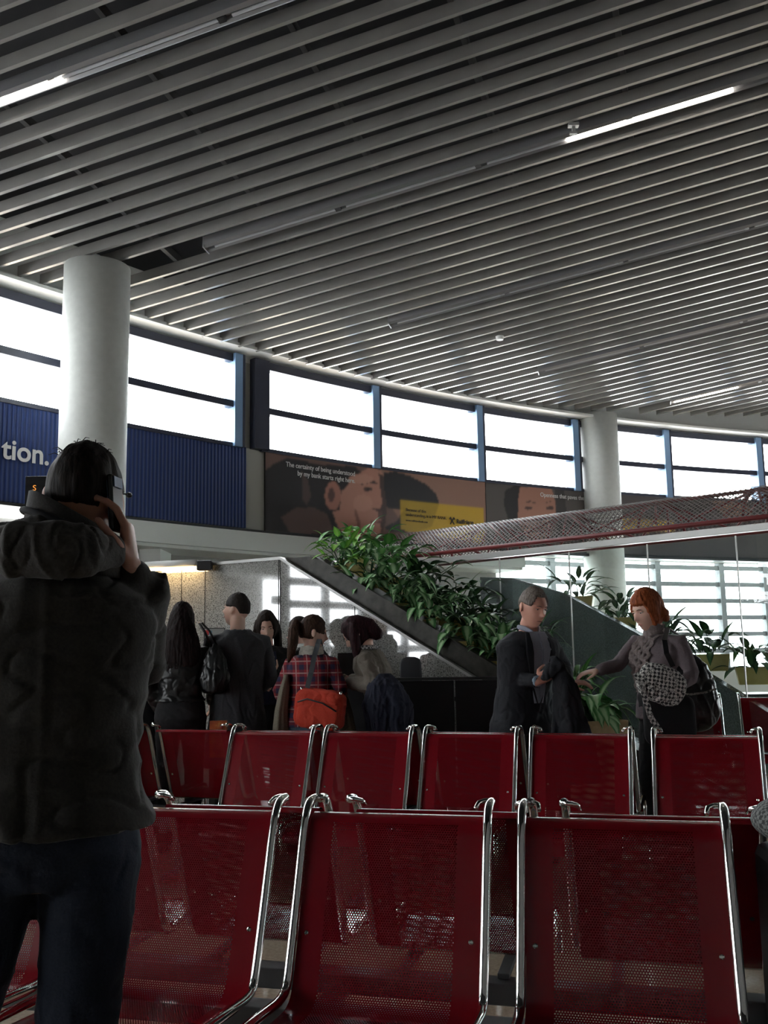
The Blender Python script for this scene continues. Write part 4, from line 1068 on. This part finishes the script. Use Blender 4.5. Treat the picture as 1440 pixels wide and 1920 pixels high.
mb=MB(); mb.tube([(-.165,.0,1.555),(-.135,-.085,1.555),(-.07,-.140,1.548),(.01,-.155,1.545),(.08,-.130,1.548),(.125,-.065,1.552),(.150,.02,1.56)],[.028,.048,.058,.062,.054,.034,.016],n=22,flat=.55,up=V(0,0,1),round_ends=True)
mb.tube([(-.11,-.06,1.575),(-.03,-.095,1.585),(.05,-.085,1.58),(.11,-.02,1.575)],[.036,.042,.040,.026],n=16,flat=.6,up=V(0,0,1),round_ends=True)
remesh(mb,.006,'hood',hm,f.o,smooth_it=5,wr=.006,wr_scale=(14,14,8),seed=5)
# stand-up collar wrapping the neck
def ringc(cx,cy,z,rx,ry,tl,n=36): return [V(cx+rx*math.cos(t),cy+ry*math.sin(t),z-tl*math.cos(t)) for t in [2*math.pi*i/n for i in range(n)]]
mb=MB(); mb.loft([ringc(.030,-.004,1.515,.112,.108,.020),ringc(.030,-.006,1.59,.102,.100,.036),ringc(.028,-.004,1.640,.092,.090,.048),ringc(.028,-.004,1.642,.086,.084,.048),ringc(.030,-.004,1.58,.092,.090,.04)]); obj('collar',mb,hm,f.o,smooth=True)
mb=MB(); mb.tube([ringc(.030,-.006,1.603,.104,.104,.043)[i%36] for i in range(17,39)],.0075,n=8); obj('collar_binding',mb,M['blackcloth'],f.o,smooth=True)
mb=MB(); add_hair(mb,f.T,.0085,short_hair,nz=.0028,seed=3)
for k_ in range(26):
    a=random.uniform(-2.6,2.6); v=random.uniform(.7,1.4); p=f.T@(headfn(a,v)*1.06); q=p+V(random.uniform(-.03,.03),random.uniform(-.03,.0),random.uniform(.000,.010)); mb.tube([p,p.lerp(q,.5)+V(0,0,.006),q],[.0012,.001,.0006],n=5)
obj('hair',mb,hair_mat('dark brown greying hair',(.007,.0055,.005),(.024,.018,.015)),f.o,smooth=True)
f.trousers(M['denim_dark'],'jeans',r=(.104,.090,.080,.074,.070),infl=.006); f.shoes(M['shoe']); f.face(M['iris'])
# his phone
c=atY(217,945,2.05); e=empty('mobile_phone',c,label='black mobile phone held at the right ear of the man seen from behind',cat='phone'); e.rotation_euler=(.0,-.08,-.15)
obj('case',MB().box((-.006,-.028,-.062),(.006,.028,.062)),M['blackgloss'],e,bevel=.004); obj('screen_face',MB().box((-.0072,-.025,-.055),(-.0058,.025,.05)),mat('phone glass',(.08,.13,.20),.1),e)
obj('reflection_edge',MB().box((.006,-.02,.035),(.009,.02,.058)),mat('phone blue reflection',(.10,.16,.26),.2),e)  # light-blue reflection on the black phone, put in as a coloured strip
# ---------------------------------------------------------------- woman in black, long hair
f=Fig((-1.47,6.95),.05,1.69,'person with very long dark hair and black leather jacket, seen from behind in the queue',skinB,'f',head=(.1,.0,0))
f.j['elL']=V(-.225,-.04,1.13); f.j['wrL']=f.px(303,1338,6.95)
f.j['elR']=V(.23,-.02,1.14); f.j['wrR']=V(.20,.14,1.02)
f.body(.007); mb=MB(); add_hair(mb,f.T,.016,full_hair,top=.012)
mb.loft([[V(w*math.cos(t),oy+d*math.sin(t),z) for t in [2*math.pi*i/24 for i in range(24)]] for z,w,d,oy in ((1.655,.07,.07,-.01),(1.60,.092,.088,-.012),(1.54,.102,.085,-.03),(1.46,.135,.070,-.055),(1.38,.150,.060,-.072),(1.30,.145,.050,-.085),(1.24,.105,.032,-.09),(1.20,.05,.018,-.09))])
remesh(mb,.007,'hair',hair_mat('very dark brown hair',(.006,.004,.004),(.020,.010,.010)),f.o,wr=.005,wr_scale=(32,32,3),smooth_it=2)
f.garment('jacket',M['leather'],infl=.016,hem=1.02,hemw=-.004,seed=4,wr=.006,wrs=(9,9,12)); f.trousers(M['blackcloth']); f.shoes(M['shoe'])
P=atY(402,1250,6.90); e=empty('shoulder_bag',P,label='soft black shoulder bag hanging between the long haired woman and the grey coat',cat='bag')
mb=MB(); mb.loft([[V(w*math.cos(t),d*math.sin(t),z) for t in [2*math.pi*i/24 for i in range(24)]] for z,w,d in ((-.19,.04,.03),(-.17,.09,.06),(-.08,.115,.075),(.04,.085,.055),(.12,.05,.035),(.16,.03,.02))])
remesh(mb,.008,'bag_body',M['leather'],e,wr=.008,wr_scale=(20,20,4),seed=9)
mb=MB(); mb.tube([(-.02,-.01,.14),(-.06,-.045,.24),(-.10,-.03,.30),(-.12,.04,.31)],.010,n=8); mb.tube([(.02,.0,.14),(-.03,-.03,.25),(-.09,-.01,.31)],.008,n=8); obj('strap',mb,M['leather'],e,smooth=True)
# ---------------------------------------------------------------- man in the grey coat
f=Fig((-1.09,7.1),.42,1.78,'person with short dark hair in a long dark grey wool coat, looking left',skinB,head=(.75,-.12,0),girth=.98)
f.j['elL']=V(-.25,.02,1.16); f.j['wrL']=V(-.17,.22,1.10); f.j['elR']=V(.25,-.02,1.16); f.j['wrR']=V(.19,.20,1.08)
f.body(.0065); mb=MB(); add_hair(mb,f.T,.009,short_hair,nz=.002); obj('hair',mb,hair_mat('short dark hair',(.012,.009,.008),(.032,.024,.02)),f.o,smooth=True); f.face(M['iris'])
cm=cloth_mat('charcoal wool',(.034,.035,.039),(.070,.072,.080),260)
def ex(mb):
    mb.tube([f.nck+V(.085*math.cos(a),-.01+.085*math.sin(a),-.03-.015*math.sin(a)) for a in [math.pi*(-.25-1.5*i/12*-1) for i in range(13)]] if False else [f.nck+V(.083*math.cos(a),-.012+.08*math.sin(a),-.028) for a in [math.radians(130+i*23) for i in range(13)]],.024,n=12,round_ends=True)
f.garment('coat',cm,infl=.024,hem=.55,hemw=.05,sleeves=(.068,.06,.057,.053,.048),seed=6,wr=.006,wrs=(8,8,3),extra=ex); f.trousers(M['blackcloth']); f.shoes(M['shoe'])
# ---------------------------------------------------------------- woman reading a paper
f=Fig((-.97,7.78),math.radians(-163),1.68,'person with dark hair and navy top facing us, reading a small paper slip',skinB,'f',lean=(0,.03),head=(-.15,.42,.06))
f.j['elR']=V(.22,.0,1.13); f.j['wrR']=V(.10,.23,1.14); f.j['elL']=V(-.22,.0,1.13); f.j['wrL']=f.px(512,1262,7.55)
f.body(.0065,hands=dict(L=dict(D=V(.3,.5,.5),Nn=V(.2,-.5,.8),side=-1,curl=.5))); mb=MB(); add_hair(mb,f.T,.012,full_hair)
for s in (-1,1): mb.tube([f.T@V(s*.066,-.01,.03),f.T@V(s*.085,-.03,-.07),f.shc+V(s*.10,-.02,.02),f.shc+V(s*.12,-.03,-.10)],[.03,.035,.036,.015],n=12,round_ends=True)
remesh(mb,.007,'hair',hair_mat('dark chestnut hair',(.010,.007,.006),(.030,.018,.014)),f.o,wr=.003,wr_scale=(30,30,4),smooth_it=2); f.face(M['iris'],lip=(.32,.10,.09))
f.garment('top',cloth_mat('navy knit',(.006,.008,.028),(.010,.013,.04)),infl=.008,hem=.80,hemw=.0,sleeves=(.05,.045,.04,.038,.035),seed=7,wr=.003)
bt=bvh_of(f.torso(.016,.60,.02))
op=f.garment('open_jacket',M['blackcloth'],infl=.017,hem=.60,hemw=.02,seed=8,wr=.005)
# show the top through the open front: a navy front panel lying over the jacket line
rows=[]
for z,w in ((1.44,.052),(1.36,.062),(1.24,.066),(1.10,.066),(.95,.06)):
    rows.append([V(x*w,proj(bt,x*w,z)+.012,z) for x in (-1,-.5,0,.5,1)])
f.patch('shirt_front',bpy.data.materials['navy knit'],rows); f.trousers(M['blackcloth']); f.shoes(M['shoe'])
P=atY(504,1243,7.52); tag(obj('paper_slip',MB().box((-.042,-.002,-.055),(.042,.002,.055)),mat('pale blue paper',(.36,.40,.39),.6),loc=P),'pale paper slip held by the woman in the navy top','paper'); bpy.data.objects['paper_slip'].rotation_euler=(-.5,0,.0)
# ---------------------------------------------------------------- man in black behind the plaid shirt
f=Fig((-.52,7.98),1.15,1.70,'person in a black jacket with a white collar, mostly hidden behind the plaid shirt',skinB,lean=(0,.13),head=(.2,.25,0),hoff=(0,.05,-.03))
f.j['elR']=V(.24,.08,1.12); f.j['wrR']=V(.12,.30,1.08); f.j['elL']=V(-.24,.08,1.12); f.j['wrL']=V(-.1,.30,1.08)
f.body(.008); mb=MB(); add_hair(mb,f.T,.009,short_hair); obj('hair',mb,bpy.data.materials['short dark hair'],f.o,smooth=True); f.face(M['iris'])
mb=MB(); mb.tube([f.nck+V(.068*math.cos(a),-.0+.068*math.sin(a),-.015) for a in [i*math.pi/8 for i in range(17)]],.018,n=10); obj('shirt_collar',mb,mat('white shirt',(.62,.62,.60),.7),f.o,smooth=True)
f.garment('jacket',M['blackcloth'],infl=.024,hem=.86,hemw=.02,seed=10); f.trousers(M['blackcloth']); f.shoes(M['shoe'])
# ---------------------------------------------------------------- woman in the plaid shirt
f=Fig((-.555,6.85),-.28,1.60,'person with a brown ponytail, red plaid shirt and cream scarf, seen from behind',skinB,'f',lean=(.01,.04),head=(-1.0,.22,0))
f.j['elR']=V(.235,.03,1.08); f.j['wrR']=V(.17,.22,1.06); f.j['elL']=V(-.235,.02,1.06); f.j['wrL']=V(-.13,.24,1.03)
f.body(.0065); mb=MB(); add_hair(mb,f.T,.011,lambda u,v: full_hair(u,v) if abs(u)<.8 else sstep(-.55,-.35,v+ (0 if abs(u)>1.6 else -.45)))
tie=f.T@V(-.012,-.112,.035); mb.ell(tie,.030,.028,.028)
hb=f.R.inverted()@V(-.35,-.9,0)
mb.tube([tie,tie+hb*.04+V(0,0,.012),tie+hb*.075+V(0,0,-.04),tie+hb*.085+V(0,0,-.12),tie+hb*.08+V(-.015,0,-.20),tie+hb*.075+V(-.04,0,-.26)],[.022,.032,.038,.040,.032,.010],n=14,round_ends=True)
remesh(mb,.006,'hair',hair_mat('brown ponytail hair',(.022,.011,.007),(.075,.038,.024)),f.o,wr=.003,wr_scale=(35,35,4),smooth_it=2); f.face(M['iris'],lip=(.32,.10,.09))
pm=mat('red plaid cloth',rough=.9); tc=N(pm,'ShaderNodeTexCoord'); sp=N(pm,'ShaderNodeSeparateXYZ'); L(pm,tc.outputs['Object'],sp.inputs[0])
dx=mth(pm,'ADD',sp.outputs[0],mth(pm,'MULTIPLY',sp.outputs[1],.6))
ax_=mth(pm,'FRACT',mth(pm,'DIVIDE',dx,.082)); bz=mth(pm,'FRACT',mth(pm,'DIVIDE',sp.outputs[2],.082))
na=mth(pm,'LESS_THAN',ax_,.42); nb=mth(pm,'LESS_THAN',bz,.42); 
wa=mth(pm,'LESS_THAN',mth(pm,'ABSOLUTE',mth(pm,'SUBTRACT',ax_,.71)),.045); wb=mth(pm,'LESS_THAN',mth(pm,'ABSOLUTE',mth(pm,'SUBTRACT',bz,.71)),.05)
c1_=ramp(pm,mth(pm,'MULTIPLY',mth(pm,'ADD',na,nb),.5),[(0,(.26,.018,.025)),(.25,(.12,.014,.03)),(.75,(.020,.018,.055))],'CONSTANT')
mx=N(pm,'ShaderNodeMix',data_type='RGBA'); L(pm,mth(pm,'MULTIPLY',mth(pm,'MAXIMUM',wa,wb),.62),mx.inputs[0]); L(pm,c1_,mx.inputs[6]); mx.inputs[7].default_value=(.50,.34,.32,1); L(pm,mx.outputs[2],bsdf(pm).inputs['Base Color'])
f.garment('plaid_shirt',pm,infl=.016,hem=.84,hemw=.004,sleeves=(.058,.052,.050,.046,.042),end=.45,seed=11,wr=.005); f.trousers(M['denim'],'jeans'); f.shoes(M['shoe'])
mb=MB(); mb.loft([[f.nck+V(r*math.cos(t),r*.95*math.sin(t)-.004,z+.006*math.sin(3*t)) for t in [2*math.pi*i/28 for i in range(28)]] for r,z in ((.062,-.06),(.088,-.058),(.093,-.03),(.086,.0),(.078,.028),(.066,.03),(.058,.0))])
remesh(mb,.006,'scarf',cloth_mat('cream scarf',(.44,.42,.36),(.60,.57,.50),60),f.o,wr=.004,wr_scale=(12,12,30),seed=2)
mb=MB(); 
# red messenger bag on her hip
Y0=6.62; P=atY(600,1330,Y0); e=empty('messenger_bag',P,-.30,label='bright red messenger bag hanging at the hip of the plaid shirt',cat='bag')
mb=MB(); pillow(mb,(0,0,0),.175,.075,.135,.42,Matrix.Rotation(.12,3,'Y')); pillow(mb,(.01,-.055,-.03),.15,.04,.10,.42,Matrix.Rotation(.12,3,'Y'))
rm=cloth_mat('red canvas',(.42,.030,.012),(.55,.045,.018),200); remesh(mb,.006,'bag_body',rm,e,wr=.005,wr_scale=(8,8,8))
mb=MB(); mb.tube([(-.12,-.105,.055),(-.05,-.108,.075),(.06,-.106,.045),(.15,-.09,-.01)],.005,n=8); obj('zip',mb,M['clip'],e,smooth=True)
mb=MB(); mb.tube([(-.12,-.02,.12),(-.125,-.02,.15)],.010,n=8); obj('clasp',mb,M['chrome'],e,smooth=True); mb=MB(); mb.tube([(.15,-.02,.08),(.16,-.02,.12)],.010,n=8); obj('clasp',mb,M['chrome'],e,smooth=True)
ei=Matrix.Rotation(.30,3,'Z')
def W(x,y,Y): return ei@(atY(x,y,Y)-P)
fn=ei@V(.1,-1,.15)
strap('strap',[(W(576,1290,6.60),fn),(W(583,1262,6.66),fn),(W(590,1228,6.68),fn),(W(596,1208,6.71),ei@V(.1,-.8,.6)),(W(599,1199,6.80),V(0,0,1)),(W(603,1215,7.0),V(0,1,.3))],.034,mat('grey webbing strap',(.10,.11,.12),.7),e)
P=atY(533,1300,6.8); mb=MB(); 
P2=atY(640,1300,6.95)
o=empty('beige_coat',(-.55,6.95,0),label='beige coat hung over the arms of the woman in plaid, edges showing both sides',cat='coat'); bm_=cloth_mat('beige coat cloth',(.14,.12,.085),(.22,.195,.145),150)
for q,nm in ((P,'left_side'),(P2,'right_side')):
    c=q-o.location; mb=MB(); drape(mb,[(c.x+.02,c.y,c.z+.13),(c.x,c.y,c.z+.02),(c.x-.02 if nm=='left_side' else c.x+.03,c.y,c.z-.12),(c.x-.03 if nm=='left_side' else c.x+.05,c.y,c.z-.32)],(.02,.036,.045,.06),(.03,.05,.06,.07),4,.15,2); obj('coat_'+('sleeve' if nm=='left_side' else 'hem'),mb,bm_,o,smooth=True)
# ---------------------------------------------------------------- woman in the taupe jacket
f=Fig((.00,6.98),1.45,1.66,'person in a taupe jacket bending forward, dark auburn hair falling over the face',skinB,'f',lean=(0,.13),head=(.05,.75,0),hoff=(0,.045,-.035))
f.j['elL']=V(-.215,.04,1.10); f.j['wrL']=V(-.12,.25,1.13); f.j['elR']=V(.2,.06,1.10); f.j['wrR']=V(.10,.27,1.15)
f.body(.0065,hands=dict(L=dict(D=V(.2,1,.1),Nn=V(.8,0,-.3),side=-1,curl=.6)))
mb=MB(); add_hair(mb,f.T,.014,full_hair)
for s in (-1,1): mb.tube([f.T@V(s*.058,-.02,.05),f.T@V(s*.078,.025,-.01),f.T@V(s*.075,.050,-.07)+V(0,.01,-.03),f.T@V(s*.068,.04,-.10)+V(0,.03,-.10),f.T@V(s*.06,.03,-.11)+V(0,.035,-.17)],[.035,.038,.036,.026,.008],n=12,round_ends=True)
mb.tube([f.T@V(0,-.06,.06),f.T@V(0,-.095,-.02),f.T@V(0,-.10,-.10)],[.05,.06,.05],n=14,round_ends=True)
remesh(mb,.006,'hair',hair_mat('dark auburn hair',(.012,.004,.006),(.045,.014,.018)),f.o,wr=.003,wr_scale=(30,30,5),smooth_it=2); f.face(M['iris'])
f.garment('jacket',cloth_mat('taupe cloth',(.14,.12,.095),(.20,.175,.14),220),infl=.020,hem=.84,hemw=.02,sleeves=(.064,.058,.054,.05,.046),seed=13,wr=.006); f.trousers(M['denim_dark'],'jeans'); f.shoes(M['shoe'])
mb=MB(); mb.tube([f.nck+V(.07*math.cos(a),.07*math.sin(a),-.012) for a in [i*math.pi/8 for i in range(17)]],.017,n=10); obj('scarf',mb,check('dotted scarf',(.5,.48,.45),(.06,.06,.06),70),f.o,smooth=True)
P=atY(722,1322,6.72); e=empty('folded_coat',P,label='navy coat draped over the forearm of the woman in the taupe jacket',cat='coat')
mb=MB(); drape(mb,[(.0,.05,.21),(.0,.0,.14),(.02,0,.0),(.03,0,-.16),(.02,0,-.34)],(.04,.12,.165,.15,.14),(.05,.09,.10,.10,.09),6,.16,1); remesh(mb,.008,'cloth',cloth_mat('navy coat cloth',(.010,.012,.025),(.018,.022,.042)),e,wr=.010,wr_scale=(12,12,5),seed=4)
# ---------------------------------------------------------------- person hidden behind the man on the phone
f=Fig((-1.86,7.3),.2,1.62,'person in black mostly hidden behind the elbow of the man on the phone',skinB,'f')
f.body(.009); mb=MB(); add_hair(mb,f.T,.012,bob_hair); obj('hair',mb,bpy.data.materials['short dark hair'],f.o,smooth=True)
f.garment('coat',M['blackcloth'],infl=.024,hem=.6,hemw=.05); f.trousers(M['blackcloth']); f.shoes(M['shoe'])
# orange carrier bag
P=atY(410,1358,6.75); e=empty('carrier_bag',P,label='small orange carrier bag beside the woman in black',cat='bag')
mb=MB(); mb.loft([[V(sx*w,sy*d,z) for sx,sy in ((-1,-1),(1,-1),(1,1),(-1,1))] for z,w,d in ((-.22,.055,.03),(-.05,.06,.03),(.025,.058,.022))]); obj('bag_body',mb,speckle('orange print',[(.35,(.28,.045,.01)),(.6,(.45,.10,.02)),(.8,(.7,.45,.15))],scale=14,rough=.4),e)
mb=MB(); mb.tube([(-.03,0,.02),(-.03,0,.07),(.03,0,.07),(.03,0,.02)],.003,n=6); obj('handle',mb,M['clip'],e)
# ---------------------------------------------------------------- man in the black suit
YA=6.35
f=Fig((.89,6.42),math.radians(-152),1.76,'person with short grey hair in a black suit looking down at the hands',skinC,lean=(.0,.085),head=(.02,.34,-.05),hoff=(.0,.03,-.012),girth=1.05,hs=1.06)
f.j['shR']+=V(-.022,0,-.025); f.j['shL']+=V(.015,0,-.02); f.j['elR']=f.px(950,1272,6.40); f.j['wrR']=f.px(1008,1277,6.12); f.j['elL']=f.px(1058,1250,6.5); f.j['wrL']=f.px(1062,1283,6.25)
dr=f.dirl
f.body(.005,hands=dict(R=dict(D=dr(V(.6,.05,.35)),Nn=dr(V(.2,.9,-.2)),side=1,curl=.9),L=dict(D=dr(V(.9,-.2,.15)),Nn=dr(V(-.2,.3,-1)),side=-1,curl=.45)))
mb=MB(); add_hair(mb,f.T,.010,short_hair,s=f.hs,nz=.002); obj('hair',mb,hair_mat('grey brown hair',(.11,.085,.07),(.27,.23,.20)),f.o,smooth=True); f.face(mat('grey brow',(.16,.10,.08),.7))
sm=cloth_mat('black suiting',(.007,.0075,.011),(.014,.015,.020),200,bump=.15)
def ex(mb):
    pass
so=f.garment('suit_jacket',sm,infl=.024,hem=.80,hemw=.03,sleeves=(.066,.059,.055,.05,.045),end=.92,seed=14,wr=.005)
bt=bvh_of(f.torso(.026,.80,.03,shoulder=1.15,neck=False))
rows=[]
for z,w in ((1.455,.064),(1.42,.074),(1.34,.074),(1.24,.068),(1.14,.056),(1.05,.042),(1.0,.034)):
    rows.append([V(x*w,max(proj(bt,x*w,z),.0)+.010,z) for x in (-1,-.5,0,.5,1)])
shm=cloth_mat('blue grey shirt',(.26,.28,.34),(.33,.35,.42),220,bump=.1); f.patch('shirt_front',shm,rows)
mb=MB(); mb.tube([V(0,proj(bt,0,z)+.018,z) for z in (1.44,1.34,1.24,1.12,1.03)],[.004,.005,.005,.005,.004],n=8,flat=.5); obj('shirt_placket',mb,cloth_mat('shirt placket cloth',(.16,.18,.22),(.20,.22,.27)),f.o)
for s in (-1,1):      # lapels and shirt collar
    rows=[[V(s*a,proj(bt,s*a,z)+.014,z),V(s*b_,proj(bt,s*b_,z)+.016,z)] for z,a,b_ in ((1.45,.062,.085),(1.38,.070,.115),(1.32,.068,.120),(1.22,.056,.092),(1.10,.036,.055),(1.0,.008,.018))]
    f.patch('lapel',sm,rows,th=.005)
    mb=MB(); n0=f.nck; mb.tube([n0+V(s*.066,-.02,.0),n0+V(s*.060,.035,-.012),n0+V(s*.030,.072,-.035),n0+V(s*.034,.082,-.07)],[.016,.017,.014,.006],n=8,flat=.45,round_ends=True); obj('shirt_collar',mb,shm,f.o,smooth=True)
mb=MB(); w=f.j['wrR']; d_=(w-f.j['elR']).normalized(); mb.tube([w-d_*.035,w+d_*.008],[.036,.035],n=16); obj('shirt_cuff',mb,mat('pale blue cuff',(.30,.40,.50),.7),f.o,smooth=True)
f.trousers(M['blackcloth']); f.shoes(M['shoe'])
# coat he is holding
P=atY(1066,1330,6.12); e=empty('held_coat',P,label='black coat held by the suited man, hanging in front of the tan planter',cat='coat')
mb=MB(); drape(mb,[(-.075,.0,.33),(-.055,.0,.26),(-.015,.0,.15),(.0,0,.0),(.02,0,-.18),(.03,0,-.45)],(.028,.052,.075,.098,.13,.17),(.04,.05,.06,.07,.08,.08),5,.12,3); mb.tube([(-.14,-.02,.20),(-.10,-.03,.25),(-.05,-.02,.27),(-.01,-.0,.22)],[.03,.045,.045,.03],n=12,round_ends=True)
remesh(mb,.008,'cloth',sm,e,wr=.008,wr_scale=(14,14,5),seed=8)
# ---------------------------------------------------------------- woman with red hair
f=Fig((1.76,6.22),math.radians(112),1.70,'person with short copper red hair and mauve ruffled blouse reaching to the left',skinB,'f',lean=(0,.035),head=(.10,.30,0),hoff=(0,.025,-.01),girth=1.1,hs=1.04)
f.j['shL']=f.px(1275,1205,6.08); f.j['elL']=f.px(1300,1268,6.02); f.j['wrL']=f.px(1245,1300,5.92)
f.j['elR']=f.px(1148,1262,6.22); f.j['wrR']=f.px(1122,1262,6.12); 
f.j['shR']=f.shc+V(f.sw,.03,-.005); f.j['elR']=f.j['shR'].lerp(f.px(1118,1262,6.12),.50)+V(0,0,-.05); f.j['wrR']=f.px(1122,1257,6.12)
dr=f.dirl
f.body(.005,hands=dict(R=dict(D=dr(V(-1,.0,-.12)),Nn=dr(V(-.1,.15,-1)),side=1,curl=.35),L=dict(D=dr(V(-.9,-.3,-.1)),Nn=dr(V(-.1,.8,.5)),side=-1,curl=.7)))
mb=MB(); add_hair(mb,f.T,.020,lambda u,v: sstep(-.05,.10,v-((.42 if abs(u)<.75 else (.42-(abs(u)-.75)/.5*1.1 if abs(u)<1.25 else -.78)))),s=f.hs,top=.008,nz=.003)
for s in (-1,1): mb.tube([f.T@V(s*.062,-.02,.03),f.T@V(s*.074,-.05,-.03),f.T@V(s*.05,-.085,-.075)],[.032,.036,.026],n=12,round_ends=True)
mb.tube([f.T@V(-.05,-.085,-.04),f.T@V(0,-.10,-.06),f.T@V(.05,-.085,-.04)],.032,n=12,round_ends=True)
remesh(mb,.0055,'hair',hair_mat('copper red hair',(.17,.040,.014),(.36,.095,.03)),f.o,wr=.003,wr_scale=(26,26,8),smooth_it=2); f.face(mat('light brow',(.22,.10,.06),.7),lip=(.42,.12,.10))
bm2=cloth_mat('mauve knit',(.135,.105,.112),(.185,.15,.158),220)
f.garment('blouse',bm2,infl=.012,hem=.89,hemw=.006,sleeves=(.056,.050,.046,.042,.036),end=.94,seed=15,wr=.004)
bt=bvh_of(f.torso(.014,.86,.01,neck=False))
mr=cloth_mat('mauve lace ruffle',(.16,.125,.118),(.25,.205,.195),90,bump=.8)
for s_ in (-.085,-.055,-.022,.012,.045,.075):
    mb=MB(); rows=[]
    for i in range(27):
        z=1.46-.40*i/26; x=s_+.012*math.sin(i*1.5+s_*60); y=proj(bt,x,z)+.012
        rows.append([V(x-.016,y,z),V(x,y+.016+.006*math.sin(i*2.2),z),V(x+.016,y+.002,z)])
    mb.grid(lambda a,b_:rows[round(b_*26)][round(a*2)],2,26); mb2=MB(); mb2.add(mb.v+[ (x,y-.008,z) for x,y,z in mb.v],mb.f+[tuple(i+len(mb.v) for i in q[::-1]) for q in mb.f]); obj('ruffle',mb2,mr,f.o,smooth=True)
mb=MB(); mb.loft([[f.nck+V(r*math.cos(t),r*math.sin(t)+.008,z+.007*math.sin(5*t)) for t in [2*math.pi*i/36 for i in range(36)]] for r,z in ((.066,-.05),(.070,-.02),(.066,.012),(.072,.032),(.060,.03))]); obj('ruffled_collar',mb,mr,f.o,smooth=True)
f.trousers(M['blackcloth'],'skirt',r=(.11,.11,.11,.10,.09)); f.shoes(M['shoe'])
# her bags
P=atY(1240,1283,5.82); e=empty('houndstooth_bag',P,label='black and white houndstooth bag on the forearm of the red haired woman',cat='bag')
mb=MB(); pillow(mb,(0,0,0),.150,.05,.115,.75,Matrix.Rotation(.42,3,'Y')); remesh(mb,.006,'bag_body',M['hounds'],e,wr=.006,wr_scale=(9,9,9))
def Wp(x,y,Y): return atY(x,y,Y)-P
strap('hanging_strap',[(Wp(1192,1262,5.80),V(0,-1,0)),(Wp(1204,1285,5.78),V(0,-1,0)),(Wp(1211,1315,5.78),V(0,-1,0)),(Wp(1220,1345,5.78),V(0,-1,0)),(Wp(1238,1372,5.78),V(0,-1,0))],.034,M['hounds'],e,th=.006)
P=atY(1300,1292,6.02); e=empty('large_black_bag',P,label='large round black shoulder bag behind the arm of the red haired woman',cat='bag')
mb=MB(); pillow(mb,(0.02,.10,-.02),.155,.09,.25,.8,Matrix.Rotation(-.28,3,'Y')); remesh(mb,.008,'bag_body',M['leather'],e,wr=.008,wr_scale=(8,8,8))
def Wp(x,y,Y): return atY(x,y,Y)-P
strap('shoulder_strap',[(Wp(1262,1250,5.93),V(-.3,-1,0)),(Wp(1250,1225,5.93),V(-.3,-1,0)),(Wp(1246,1200,5.96),V(-.3,-1,.2)),(Wp(1252,1178,6.05),V(0,-.5,1)),(Wp(1270,1190,6.2),V(.5,.3,1))],.030,M['leather'],e,th=.006)
P=atY(1258,1335,5.86); e=empty('black_tote',P,label='flat black tote with a white stitched hem below the houndstooth bag',cat='bag')
mb=MB(); pillow(mb,(0,0.04,-.05),.155,.035,.15,.4); obj('tote_body',mb,M['blackcloth'],e,smooth=True)
strap('stitched_hem',[(Wp(1218,1340,5.82)-P+atY(1300,1292,6.02),V(0,-1,0)),(Wp(1250,1346,5.82)-P+atY(1300,1292,6.02),V(0,-1,0)),(Wp(1280,1342,5.82)-P+atY(1300,1292,6.02),V(0,-1,0)),(Wp(1302,1335,5.83)-P+atY(1300,1292,6.02),V(0,-1,0))],.012,M['hounds'],e,th=.004)
